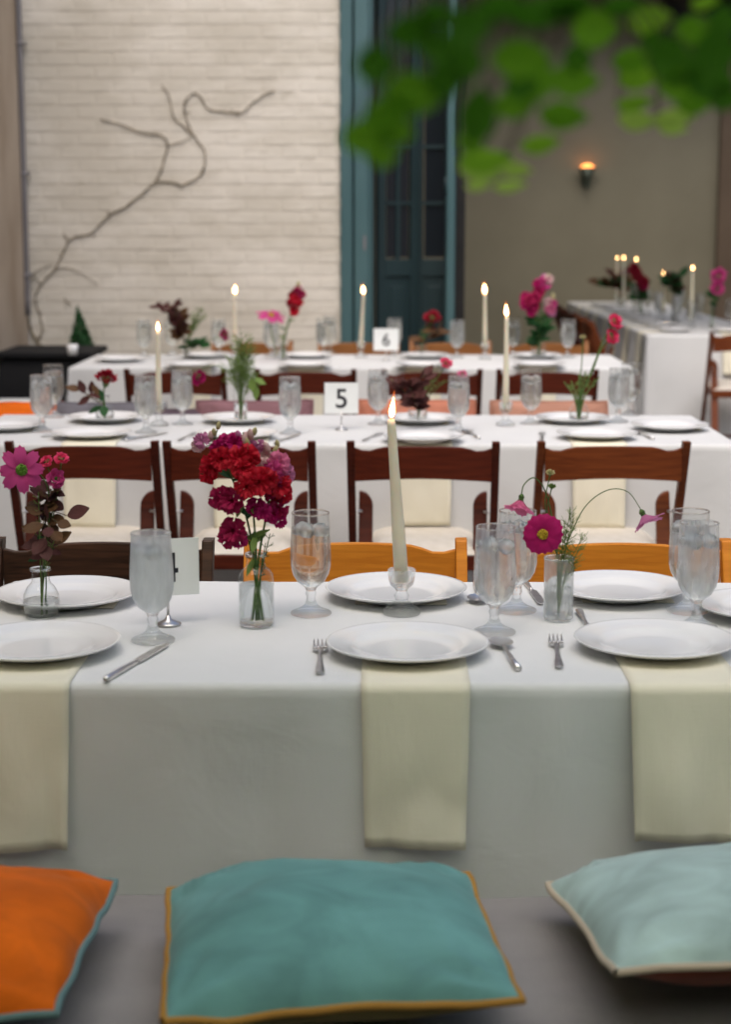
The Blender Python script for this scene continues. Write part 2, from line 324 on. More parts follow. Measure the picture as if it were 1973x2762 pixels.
# painted brick: cream paint, grime that follows the joints, a few bare scuffs
def brick_mat(name, base, grime, amount):
    m = M(name, base, 0.75, 0.3); N, L, p = nodes(m)
    g = N.new('ShaderNodeNewGeometry')
    mp = N.new('ShaderNodeMapping'); mp.inputs['Scale'].default_value = (1.0,1.0,2.2); L.new(g.outputs['Position'], mp.inputs[0])
    n1 = N.new('ShaderNodeTexNoise'); n1.inputs['Scale'].default_value = 1.4; n1.inputs['Detail'].default_value = 9; n1.inputs['Roughness'].default_value = 0.65; L.new(mp.outputs[0], n1.inputs['Vector'])
    r1 = N.new('ShaderNodeValToRGB'); r1.color_ramp.elements[0].position = 0.40; r1.color_ramp.elements[1].position = 0.62
    r1.color_ramp.elements[0].color = (*tuple(a*(1-amount)+b*amount for a, b in zip(base, grime)), 1); r1.color_ramp.elements[1].color = (*base, 1); L.new(n1.outputs['Fac'], r1.inputs[0])
    mp2 = N.new('ShaderNodeMapping'); mp2.inputs['Scale'].default_value = (5.0,5.0,26.0); L.new(g.outputs['Position'], mp2.inputs[0])
    n2 = N.new('ShaderNodeTexNoise'); n2.inputs['Scale'].default_value = 1.2; n2.inputs['Detail'].default_value = 6; L.new(mp2.outputs[0], n2.inputs['Vector'])
    r2 = N.new('ShaderNodeValToRGB'); r2.color_ramp.elements[0].position = 0.655; r2.color_ramp.elements[1].position = 0.80
    r2.color_ramp.elements[0].color = (0,0,0,1); r2.color_ramp.elements[1].color = (0.55,0.55,0.55,1); L.new(n2.outputs['Fac'], r2.inputs[0])
    mx = N.new('ShaderNodeMix'); mx.data_type = 'RGBA'; mx.inputs['B'].default_value = (*grime, 1)
    L.new(r2.outputs[0], mx.inputs['Factor']); L.new(r1.outputs[0], mx.inputs['A']); L.new(mx.outputs['Result'], p.inputs['Base Color'])
    n3 = N.new('ShaderNodeTexNoise'); n3.inputs['Scale'].default_value = 55; n3.inputs['Detail'].default_value = 6; L.new(g.outputs['Position'], n3.inputs['Vector'])
    b = N.new('ShaderNodeBump'); b.inputs['Strength'].default_value = 0.25; b.inputs['Distance'].default_value = 0.003
    L.new(n3.outputs['Fac'], b.inputs['Height']); L.new(b.outputs[0], p.inputs['Normal'])
    return m
m_brick = brick_mat('cream_painted_brick', (0.75,0.695,0.61), (0.34,0.29,0.20), 0.36)
m_mortar = brick_mat('painted_mortar', (0.755,0.69,0.605), (0.36,0.29,0.20), 0.38)

# ------------------------------------------------------------ the setting
YW = 9.90                                                        # face of the brick wall
g = MB().box(-40, 40, -40, 40, -0.3, 0.0); tag(link('ground', g.mesh('ground', m_stone, False)), 'grey stone courtyard floor', None, None, 'structure')

wall = thing('brick_wall', 'cream-painted brick wall behind the tables with a bare vine growing over it', 'wall', (-2.1, YW, 0))
X1 = -0.25 + 2.1
link('mortar', MB().box(0, X1-0.004, 0.0022, 0.30, 0, 4.6).mesh('mortar', m_brick, False), wall)
def brick_mesh(L_, seed):
    r = random.Random(seed); b = MB(); nx = 4; h = 0.066
    P = []
    for j, z in enumerate((0.0, 0.006, h*0.5, h-0.006, h)):
        row = []
        for i in range(nx+1):
            x = L_*i/nx; e = (j in (0, 4)) or (i in (0, nx)); y = 0.0009 if e else r.uniform(-0.0012, 0.0004)
            if not e and i in (1, nx-1): x += (-1 if i == 1 else 1)*(L_/nx - 0.008)
            row.append((x + (r.uniform(-0.0012,0.0012) if e else 0), y, z + (r.uniform(-0.0013,0.0013))))
        P.append(row)
    b.grid(P)
    n = len(P[0]); back = [(0,0.02,0),(L_,0.02,0),(L_,0.02,h),(0,0.02,h)]
    b.add([P[0][0],P[0][-1],back[1],back[0], P[-1][0],P[-1][-1],back[2],back[3]], [(0,1,2,3),(4,7,6,5),(0,3,7,4),(1,5,6,2)])
    return b
full = [brick_mesh(0.205, s).mesh('brick', m_brick, False) for s in range(5)]
rest = MB(); count = 0
zc = 0.0; row = 0
while zc < 4.5:
    x = -0.1075 if row % 2 else 0.0
    if row % 7 == 3: pass
    while x < X1 - 0.02:
        x0, x1 = max(x, 0.0), min(x + 0.205, X1)
        if x1 - x0 > 0.03:
            vis = 0.60 < zc < 2.80
            dz = U(-0.0012, 0.0012); dy = U(-0.0010, 0.0003)
            if vis and abs((x1-x0)-0.205) < 1e-3:
                link('brick', full[rng.randrange(5)], wall, (x0 + U(-0.001,0.001), dy, zc + dz), (0, U(-0.004,0.004), 0)); count += 1
            elif vis:
                link('brick', brick_mesh(x1-x0, 50+count).mesh('brick', m_brick, False), wall, (x0, dy, zc + dz)); count += 1
            else:
                q = brick_mesh(x1-x0, 3); rest.add([(a+x0, b_+dy, c+zc) for a, b_, c in q.v], q.f)
        x += 0.2155
    zc += 0.0752; row += 1
tag(link('brick', rest.mesh('brick_rest', m_brick, False), wall), kind='stuff')

side = thing('plaster_wall', 'stained plaster side wall at the left edge, meeting the brick wall', 'wall', (-2.1, 4, 0))
P = []
for j in range(40):
    P.append([(noise.noise((y*0.9, j*0.11*0.9, 3))*0.012, y, j*0.118) for y in [(-10+15.89*i/60) for i in range(61)]])
link('plaster_face', MB().grid(P).mesh('plaster_face', m_plaster, True, False), side)
link('wall_core', MB().box(-0.30, -0.03, -10, 5.9, 0, 4.6).mesh('wall_core', m_plaster, False), side)

# conduit and vine
pp = [(-2.0813, 9.82, 2.8322), (-2.0828, 9.82, 2.0598), (-2.0859, 9.82, 1.3695), (-2.0863, 9.82, 0.8998)]
pipe = thing('conduit_pipe', 'thin grey conduit pipe running down the corner of the brick wall', 'pipe', pp[3])
loc = Vector(pp[3])
link('pipe', MB().tube([Vector(p)-loc for p in spline(pp, 5)], 0.016, 10).mesh('pipe', m_pipe), pipe)
for t in (0, 1, 2):
    c = Vector(pp[t+0]).lerp(Vector(pp[t+1]), 0.5) - loc
    link('pipe_clip', MB().lathe([(0.016,-0.008),(0.021,-0.008),(0.021,0.008),(0.016,0.008)], 12).box(-0.03,0.03,0.012,0.06,-0.006,0.006).mesh('pipe_clip', m_pipe), pipe, c)
vy = 9.882
vl = Vector((-2.0073, 9.893, 0.6832))
vine = thing('bare_vine', 'leafless brown vine winding across the cream brick wall', 'vine', vl)
def V1(lst): return [Vector(p)-vl for p in lst]
main = V1([(-2.0021, 9.8915, 0.67), (-2.0451, 9.89, 0.7367), (-2.0928, 9.89, 0.8298), (-2.11, 9.89, 0.949)])
link('stem', MB().tube(spline(main,5), [0.013]*6+[0.011]*10, 8).mesh('stem', m_vine), vine)
main = V1([(-2.0391, 9.893, 0.7603), (-2.0185, 9.893, 0.8075), (-2.0294, 9.893, 0.8882), (-2.0542, 9.893, 0.9955), (-2.0178, 9.893, 1.0757), (-1.9338, 9.8915, 1.1624), (-1.9027, 9.893, 1.2179), (-1.8343, 9.8915, 1.3372), (-1.7126, 9.893, 1.3768), (-1.6023, 9.89, 1.4757), (-1.4942, 9.893, 1.5349), (-1.3851, 9.8915, 1.62), (-1.3305, 9.89, 1.6684), (-1.2243, 9.893, 1.6658), (-1.1709, 9.89, 1.65), (-1.0636, 9.893, 1.7115), (-1.035, 9.89, 1.809), (-1.0542, 9.893, 1.8741), (-1.0993, 9.89, 1.9322), (-1.1442, 9.893, 2.0358), (-1.1489, 9.89, 2.1193), (-1.0955, 9.893, 2.1709), (-1.0561, 9.8915, 2.1451), (-1.0176, 9.893, 2.0873), (-0.9514, 9.89, 2.0716), (-0.8459, 9.893, 2.0614), (-0.7992, 9.89, 2.074), (-0.7527, 9.893, 2.1192), (-0.6793, 9.89, 2.1678), (-0.6265, 9.893, 2.1859)])
sp = spline(main, 5); n = len(sp)
link('stem', MB().tube([p + Vector((U(-1,1),U(-1,1),U(-1,1)))*0.0018 for p in sp], [0.0056*(1-0.25*i/n)*(1+0.25*noise.noise((i*0.45,0,0))) + (0.0035 if i%25 in (0,1) else 0) for i in range(n)], 8).mesh('stem', m_vine), vine)
for br, r0 in (([(-1.3307, 9.8915, 1.6684), (-1.2959, 9.89, 1.731), (-1.272, 9.893, 1.8092), (-1.2529, 9.89, 1.8805), (-1.2854, 9.893, 1.9325), (-1.3777, 9.89, 1.9453), (-1.444, 9.893, 1.9649), (-1.5223, 9.89, 1.9971), (-1.6415, 9.893, 2.0232)], 0.0062),
               ([(-1.0995, 9.8915, 1.9323), (-1.1649, 9.893, 1.9906), (-1.214, 9.89, 2.0357), (-1.2314, 9.893, 2.1132), (-1.2471, 9.89, 2.1708), (-1.2822, 9.893, 2.2185)], 0.0052),
               ([(-1.2531, 9.8915, 1.8806), (-1.1799, 9.893, 1.8975), (-1.1102, 9.8915, 1.9259)], 0.003),
               ([(-1.8479, 9.89, 1.3213), (-1.8603, 9.889, 1.3504), (-1.8761, 9.8915, 1.3742)], 0.005), ([(-1.6021, 9.889, 1.4757), (-1.6114, 9.885, 1.5059)], 0.005),
               ([(-1.9336, 9.8915, 1.1691), (-1.8396, 9.893, 1.1691), (-1.7594, 9.89, 1.1293), (-1.6806, 9.893, 1.0759)], 0.003), ([(-2.0178, 9.893, 1.0757), (-2.0554, 9.89, 1.1425), (-1.9465, 9.893, 1.1957)], 0.003),
               ([(-1.8458, 9.893, 0.9621), (-1.8692, 9.89, 0.9756), (-1.8851, 9.893, 1.0023)], 0.004)):
    q = spline(V1(br), 5) if len(br) > 2 else V1(br); k = len(q)
    link('twig', MB().tube(q, [r0*(1-0.4*i/k) for i in range(k)], 7).mesh('twig', m_vine), vine)

for k in range(26):                                              # short side twigs and holdfasts along the vine
    p = sp[int(U(6, n-4))]; a = U(0, 6.283); l_ = U(0.015, 0.05)
    link('twig', MB().tube([p, p+Vector((math.cos(a)*l_*0.6, U(-.004,.002), math.sin(a)*l_*0.6)), p+Vector((math.cos(a+.4)*l_, 0.002, math.sin(a+.4)*l_))], [0.0022, 0.0016, 0.0009], 5).mesh('twig', m_vine), vine)

# room beyond the opening
XF = 0.42
tag(link('interior_floor', MB().box(-0.24, 6, YW-0.1, 15.6, 0.0, 0.004).mesh('interior_floor', m_dark, False)), kind='structure')
bw = thing('taupe_wall', 'dim taupe plaster wall at the back of the room with the sconce on it', 'wall', (2, 15.4, 0))
link('plaster_face', MB().box(-2.6, 1.03, 0, 0.2, 0, 3.6).mesh('plaster_face', m_taupe, False), bw)
sw = thing('brown_wall', 'darker brown plaster return wall at the right end of the room', 'wall', (3.05, 15.3, 0))
link('plaster_face', MB().box(-0.02, 3.2, 0, 0.2, 0, 3.6).mesh('plaster_face', m_brown, False), sw)
lw_ = thing('interior_side_wall', 'shadowed interior wall behind the open teal doors', 'wall', (-0.3, 12.6, 0))
link('plaster_face', MB().box(-0.2, 0, -2.4, 2.75, 0, 3.6).mesh('plaster_face', m_taupe, False), lw_)
rw = thing('interior_side_wall', 'plaster side wall closing the room on the right', 'wall', (5.6, 12.6, 0))
link('plaster_face', MB().box(0, 0.2, -2.4, 2.75, 0, 3.6).mesh('plaster_face', m_taupe, False), rw)
ceil = MB().box(-0.5, 5.8, YW+0.28, 12.4, 3.6, 3.8).box(-0.5, 5.8, 14.1, 15.6, 3.6, 3.8).box(-0.5, 0.2, 12.4, 14.1, 3.6, 3.8).box(4.9, 5.8, 12.4, 14.1, 3.6, 3.8); tag(link('ceiling', ceil.mesh('ceiling', m_brown, False)), kind='structure')  # unseen roof opening added to let sky light brighten the back wall
lint = thing('lintel_wall', 'plaster wall above the wide opening into the room', 'wall', (3, YW, 3.25))
link('plaster_face', MB().box(-3.244, 3, 0.02, 0.25, 0, 1.35).mesh('plaster_face', m_plaster, False), lint)
rp = thing('plaster_wall', 'plaster pier to the right of the wide room opening', 'wall', (5.0, YW, 0))
link('plaster_face', MB().box(0, 1.6, 0.02, 0.25, 0, 3.245).mesh('plaster_face', m_plaster, False), rp)
beam = thing('ceiling_beam', 'black timber beam high in the top right corner of the room', 'beam', (2.45, 15.1, 3.02))
link('timber', MB().box(0, 3.1, 0, 0.28, 0, 0.57).mesh('timber', m_dark, False), beam, bevel=0.01)
# courtyard walls outside the picture close the yard; the green rear one is added for the light
rwall = thing('unseen_yard_wall', 'high plaster wall on the right side of the courtyard', 'wall', (5.2, 2, 0))
link('plaster_face', MB().box(0, 0.3, -8, 7.9, 0, 3.2).mesh('plaster_face', m_plaster, False), rwall)
bounce_wall = thing('unseen_yard_wall', 'unseen green wall added behind the front tables to block and tint the light', 'wall', (0, -2.4, 0))
link('plaster_face', MB().box(-2.1, 5.2, -0.3, 0, 0, 3.4).mesh('plaster_face', m_green_bounce, False), bounce_wall)  # set close and coloured green to dim and tint the front

# teal door frame and folding doors
fx = -0.25
fr = thing('door_frame', 'teal painted door frame beside the brick wall', 'door frame', (fx, YW, 0))
def fbox(name, x0, x1, y0, y1, z0=0, z1=3.24, m=m_teal, bev=0.004): link(name, MB().box(x0, x1, y0, y1, z0, z1).mesh(name, m, False), fr, bevel=bev)
fbox('jamb_board', 0.001, 0.070, -0.035, 0.24)
fbox('jamb_board', 0.083, 0.165, -0.030, 0.24)
fbox('recess_strip', 0.071, 0.082, -0.008, 0.20, m=m_teal_shade)
fbox('bead', 0.166, 0.186, -0.012, 0.20)
fbox('bead', 0.1875, 0.200, -0.002, 0.20, m=m_teal_shade)
fbox('latch_plate', 0.135, 0.150, -0.037, -0.031, 1.28, 1.36, m_pipe, 0.001)
def door_leaf(label, loc, rz, w_, m, n_v=2, group=None):
    d = thing('folding_door', label, 'door', loc, rz, group); H = 3.2; t = 0.045
    link('stile', MB().box(0, 0.05, 0, t, 0.01, H).mesh('stile', m, False), d, bevel=0.003)
    link('stile', MB().box(w_-0.05, w_, 0, t, 0.01, H).mesh('stile', m, False), d, bevel=0.003)
    for z, h in ((0.012,0.2),(1.10,0.10),(H-0.12,0.12)):
        link('rail', MB().box(0.0505, w_-0.0505, 0.001, t-0.001, z, z+h).mesh('rail', m, False), d, bevel=0.003)
    link('door_panel', MB().box(0.0505, w_-0.0505, 0.015, t-0.015, 0.213, 1.099).mesh('door_panel', m, False), d)
    link('door_panel', MB().box(0.085, w_-0.085, 0.006, 0.0145, 0.27, 1.04).mesh('door_panel', m, False), d, bevel=0.006)
    iw = w_-0.101
    for k in range(1, n_v):
        xk = 0.0505 + iw*k/n_v
        link('muntin', MB().box(xk-0.011, xk+0.011, 0.004, t-0.004, 1.201, H-0.121).mesh('muntin', m, False), d)
    zs = [1.201, 1.53, 1.86, 2.19, 2.52, 2.85, H-0.121]
    for z in zs[1:-1]:
        link('muntin', MB().box(0.0505, w_-0.0505, 0.006, t-0.006, z-0.011, z+0.011).mesh('muntin', m, False), d)
    for a, b in zip(zs, zs[1:]):
        for k in range(n_v):
            x0 = 0.0505 + iw*k/n_v + 0.011; x1 = 0.0505 + iw*(k+1)/n_v - 0.011
            link('pane', MB().box(x0, x1, 0.020, 0.025, a+0.011, b-0.011).mesh('pane', m_pane, False), d)
    return d
door_leaf('dark glazed teal folding door leaf next to the frame', (-0.030, 10.02, 0.02), rad(20), 0.26, m_teal_shade, 2)
door_leaf('dark glazed teal folding door leaf beside the bright edge-on leaf', (0.185, 10.13, 0.02), rad(-8), 0.25, m_teal_shade, 1)
lf = thing('folding_door', 'bright teal folding door leaf seen edge-on', 'door', (0.372, YW-0.03, 0.0))
link('leaf_edge', MB().box(0, 0.048, 0, 0.62, 0.02, 3.22).mesh('leaf_edge', m_teal, False), lf, bevel=0.004)
for z in (0.4, 1.6, 2.8):
    link('hinge', MB().lathe([(0,0),(0.008,0),(0.008,0.1),(0,0.1)], 10).mesh('hinge', m_teal_shade), lf, (-0.007, 0.01, z))
dk = thing('door_post', 'black post edge right behind the edge-on teal door', 'post', (0.425, 10.3, 0))
link('post', MB().box(0, 0.075, 0, 0.3, 0, 3.3).mesh('post', m_dark, False), dk)

# wall sconce
sc = Vector((1.8356, 15.3, 1.9323))
s_ = thing('wall_sconce', 'conical metal wall sconce glowing orange on the taupe wall', 'wall lamp', sc)
MS = Matrix.Diagonal((0.85, 0.6, 0.9, 1))
link('shade', MB().lathe([(0.012,-0.155),(0.03,-0.13),(0.098,0.0),(0.094,0.0),(0.026,-0.125),(0.0,-0.13)], 20, MS).mesh('shade', m_bronze), s_)
link('finial', MB().lathe([(0,-0.20),(0.016,-0.18),(0.012,-0.155),(0,-0.153)], 12).mesh('finial', m_bronze), s_)
link('bulb', MB().lathe([(0,-0.04),(0.06,-0.03),(0.075,0.005),(0.04,0.03),(0,0.038)], 16, MS).mesh('bulb', m_sconce), s_)
link('wall_plate', MB().box(-0.04, 0.04, 0.07, 0.1, -0.16, -0.03).mesh('wall_plate', m_bronze, False), s_)

# ------------------------------------------------------------ tablecloths
def tablecloth(name, label, x0, x1, y0, y1, z, drop, seed, creases=(), fold=1.0, mat=None):
    def axis(a, b):
        s = [-drop, -drop*0.8, -drop*0.6, -drop*0.45, -drop*0.3, -drop*0.2, -drop*0.12, -0.05, -0.03, -0.018, -0.009, -0.0001]
        n = max(8, int((b-a)/0.03)); mid = [ (b-a)*i/n for i in range(n+1)]
        return [a+q for q in s] + [a+q for q in mid] + [b-q for q in reversed(s)]
    xs, ys = axis(x0, x1), axis(y0, y1); R_ = 0.012
    def bend(o):
        if o <= 0: return 0.0, 0.0
        L_ = R_*math.pi/2
        if o < L_: a = o/R_; return R_*math.sin(a), R_*(1-math.cos(a))
        return R_, R_ + (o-L_)
    P = []
    for yv in ys:
        row = []
        for xv in xs:
            ox = max(x0-xv, xv-x1, 0); oy = max(y0-yv, yv-y1, 0)
            sx = -1 if xv < x0 else 1; sy = -1 if yv < y0 else 1
            px, py = min(max(xv, x0), x1), min(max(yv, y0), y1)
            pz = z + 0.0012*noise.noise((xv*5+seed, yv*5, 1.0)) - 0.0
            if ox > 0 and oy > 0:
                m_, k = max(ox, oy), min(ox, oy); ax, dz = bend(m_)
                px += sx*(ax + 0.012*m_/drop + k*0.08); py += sy*(ax + 0.012*m_/drop + k*0.08)
                pz -= dz
            elif ox > 0 or oy > 0:
                o = max(ox, oy); ax, dz = bend(o); t = dz/drop
                along = yv if ox > 0 else xv
                wv = (0.020*t*math.sin(along*9.0+seed) + 0.012*t*math.sin(along*21.0+seed*2.3))*(fold if ox > 0 else 1.0) + 0.012*noise.noise((along*4, t*2.5, seed))*min(1, t*3)
                for c in creases: wv += 0.006*math.exp(-((along-c)/0.012)**2)*min(1, t*6)
                wv += 0.009*noise.noise((along*9, t*6, seed+5))*min(1, t*4)
                if ox > 0: px += sx*(ax + wv + 0.012*t)
                else: py += sy*(ax + wv + 0.012*t)
                pz -= dz
            row.append((px, py, max(pz, 0.01)))
        P.append(row)
    m = MB().grid(P).mesh('tablecloth', mat or m_cloth, True, True)
    cx, cy = (x0+x1)/2, (y0+y1)/2
    m.transform(Matrix.Translation((-cx, -cy, 0)))
    o = link(name, m, None, (cx, cy, 0)); tag(o, label, 'tablecloth'); return o
Z = 0.75
tablecloth('tablecloth', 'white linen tablecloth on the nearest table behind the pillow bench', -0.70, 1.10, 2.405, 3.11, Z, 0.70, 1.0, (-0.22, 0.26), 1.0, m_cloth1)
tablecloth('tablecloth', 'white linen tablecloth on the second table, carrying the number 5 card', -1.36, 1.10, 5.16, 5.95, Z, 0.70, 4.0, (-0.14, 0.7))
tablecloth('tablecloth', 'white linen tablecloth on the third table in front of the brick wall', -1.50, 1.19, 8.01, 8.78, Z, 0.70, 7.0, (0.2,))
tablecloth('tablecloth', 'white tablecloth on the long table running back into the dim room', 1.66, 2.46, 10.44, 15.0, Z, 0.70, 9.0, (), 2.6)

# ------------------------------------------------------------ chairs
def chair_meshes():
    d = {}
    w2 = 0.212
    # long member: back top to front foot; slight bow
    def post(sx):
        b = MB(); n = 10; P = []
        for i in range(n+1):
            t = i/n; z = 0.80*(1-t); y = -0.225 + 0.42*t + 0.03*math.sin(math.pi*t)*(-1); th = 0.017; wd = 0.0115
            P.append([(sx*w2-wd, y-th, z), (sx*w2+wd, y-th, z), (sx*w2+wd, y+th, z), (sx*w2-wd, y+th, z), (sx*w2-wd, y-th, z)])
        b.grid([[p for p in r] for r in P])
        k = len(P[0]); b.f.append((0,1,2,3)); m_ = n*k; b.f.append((m_+3, m_+2, m_+1, m_))
        return b
    d['post'] = [post(-1).mesh('back_post', None, False), post(1).mesh('back_post', None, False)]
    # camelback rail
    n = 18; F_, B_ = [], []
    def sect(i):
        u = -1 + 2*i/n; x = u*(w2-0.012)
        e = max(0, abs(u)-0.62)/0.38
        top = 0.790 - 0.010*u*u - 0.010*math.sin(math.pi*min(1, e)) if e > 0 else 0.790 - 0.010*u*u
        top += 0.004*max(0, e-0.5)
        bot = 0.692 - 0.016*u*u + 0.003*e
        y = -0.216 - 0.030*(1-u*u)
        return x, y, top, bot
    rows = [[], [], [], [], []]
    for i in range(n+1):
        x, y, tp, bt = sect(i); th = 0.0085
        for r, p in zip(rows, ((x,y-th,bt+0.002),(x,y-th,tp-0.002),(x,y+th,tp-0.002),(x,y+th,bt+0.002),(x,y-th,bt+0.002))): r.append(p)
    b = MB().grid(rows)
    b.add([rows[k][0] for k in range(4)], [(0,1,2,3)]); b.add([rows[k][-1] for k in range(4)], [(3,2,1,0)])
    d['rail'] = b.mesh('back_rail', None, False)
    # rear leg with rounded top, standing inside the post
    def rleg(sx):
        b = MB(); o, i_ = sx*(w2-0.019), sx*(w2-0.019-0.042)
        lo, hi = min(o, i_), max(o, i_); prof = []
        for k in range(9):
            a = math.pi/2*k/8
            xx = (o - (o-i_)*math.sin(a)) if True else 0
            prof.append((xx, 0.585 + 0.045*math.cos(a)))
        rows = [[], []]
        pts = [(o, 0.0)] + [(o, 0.44)] + prof + [(i_, 0.44), (i_, 0.0)]
        f, bk = [], []
        for x, z in pts:
            y = -0.075 - 0.20*(0.63-z)/0.63
            f.append((x, y-0.010, z)); bk.append((x, y+0.010, z))
        k = len(pts); b.v = f + bk
        b.f = [tuple(range(k)), tuple(range(2*k-1, k-1, -1))] + [(q, (q+1) % k, (q+1) % k + k, q+k) for q in range(k)]
        return b
    d['rleg'] = [rleg(-1).mesh('rear_leg', None, False), rleg(1).mesh('rear_leg', None, False)]
    d['frame'] = MB().box(-0.185,0.185,-0.17,-0.145,0.405,0.450).box(-0.185,0.185,0.20,0.225,0.405,0.450).box(-0.185,-0.160,-0.1445,0.1995,0.405,0.450).box(0.160,0.185,-0.1445,0.1995,0.405,0.450).mesh('seat_frame', None, False)
    P = []; nx, ny = 12, 12
    for j in range(ny+1):
        row = []
        for i in range(nx+1):
            u, v = -1+2*i/nx, -1+2*j/ny
            h = 0.452 + 0.040*(1-abs(u)**5)*(1-abs(v)**5)
            row.append((u*0.178, 0.028+v*0.192, h))
        P.append(row)
    b = MB().grid(P); b.box(-0.178,0.178,-0.164,0.220,0.4505,0.4525)
    d['pad'] = b.mesh('seat_pad', None, True, False)
    d['rung'] = MB().tube([(-0.2,0.130,0.14),(0.2,0.130,0.14)], 0.009, 8).tube([(-0.16,-0.262,0.10),(0.16,-0.262,0.10)], 0.009, 8).mesh('rung', None)
    d['rod'] = MB().tube([(-w2,-0.125,0.575),(-w2+0.03,-0.118,0.575)], 0.004, 6).tube([(w2,-0.125,0.575),(w2-0.03,-0.118,0.575)], 0.004, 6).mesh('pivot_rod', None)
    return d
CM = chair_meshes()
def chair(label, loc, rz, wood_m, group):
    t = thing('folding_chair', label, 'chair', loc, rz, group)
    def put(name, mesh, mat, bev=0.0):
        if not mesh.materials: mesh.materials.append(mat)
        o = link(name, mesh, t, bevel=bev); o.material_slots[0].link = 'OBJECT'; o.material_slots[0].material = mat
    for s in (0, 1): put('back_post', CM['post'][s], wood_m, 0.003)
    put('back_rail', CM['rail'], wood_m, 0.0025)
    for s in (0, 1): put('rear_leg', CM['rleg'][s], wood_m, 0.003)
    put('seat_frame', CM['frame'], wood_m, 0.003); put('seat_pad', CM['pad'], m_ivory)
    put('rung', CM['rung'], wood_m); put('pivot_rod', CM['rod'], m_steel)
    return t
# second table, near side (their backs towards the front)
G2 = 'wooden folding chairs along the near side of the second table'
for u, lab, m_ in ((-0.886, 'dark mahogany folding chair behind the pink cosmos vase', m_mahog), (-0.418, 'dark mahogany folding chair behind the red snapdragons', m_mahog),
                   (0.124, 'dark mahogany folding chair behind the leaning near candle', m_mahog), (0.672, 'lighter red-brown folding chair behind the magenta cosmos', m_mahog2)):
    chair(lab, (u, 4.82+0.225+U(-.02,.02), 0), U(-0.035,0.035), m_, G2)
# near table, far side (fronts towards the camera)
G1 = 'wooden folding chairs along the far side of the nearest table'
for u, lab, m_ in ((-0.565, 'dark walnut folding chair beyond the near table, behind the fogged goblet', m_walnut), (-0.052, 'honey-coloured folding chair beyond the near candle', m_honey), (0.478, 'honey-coloured folding chair behind the ribbed glass vase', m_honey)):
    chair(lab, (u, 3.29-0.225, 0), math.pi + U(-0.015,0.015), m_, G1)
G3 = 'dark wooden folding chairs along the near side of the third table'
for u, lab in ((-0.915, 'dark folding chair at the third table behind the left second-table candle'), (-0.335, 'dark folding chair at the third table behind the number 5 card'),
               (0.212, 'dark folding chair at the third table behind the burgundy foliage'), (0.725, 'dark folding chair at the third table behind the right second-table candle')):
    chair(lab, (u, 7.3+0.225, 0), U(-0.02,0.02), m_mahog, G3)
G4 = 'tan folding chairs along the far side of the third table'
for u, lab in ((-0.72, 'tan folding chair beyond the third table before the brick wall'), (-0.13, 'tan folding chair beyond the third table beside the door frame'), (0.37, 'tan folding chair beyond the third table in the doorway'), (0.90, 'tan folding chair beyond the third table behind the pink snapdragons')):
    chair(lab, (u, 9.12-0.225, 0), math.pi + U(-0.03,0.03), m_tanw, G4)
chair('brown folding chair with ivory seat at the end of the long indoor table', (2.165, 10.10, 0), rad(-3), m_mahog2, 'chairs around the long indoor table')
for k, l in enumerate(('brown folding chair nearest the front on the left side of the long indoor table', 'dark folding chair second from the front beside the long indoor table', 'dark folding chair in the middle of the row beside the long indoor table', 'dark folding chair fourth from the front beside the long indoor table', 'dark folding chair deepest in the room beside the long indoor table')):
    chair(l, (1.60, 11.25+0.56*k, 0), rad(-90) + U(-0.05,0.05), m_mahog2 if k in (0, 1) else m_mahog, 'chairs around the long indoor table')

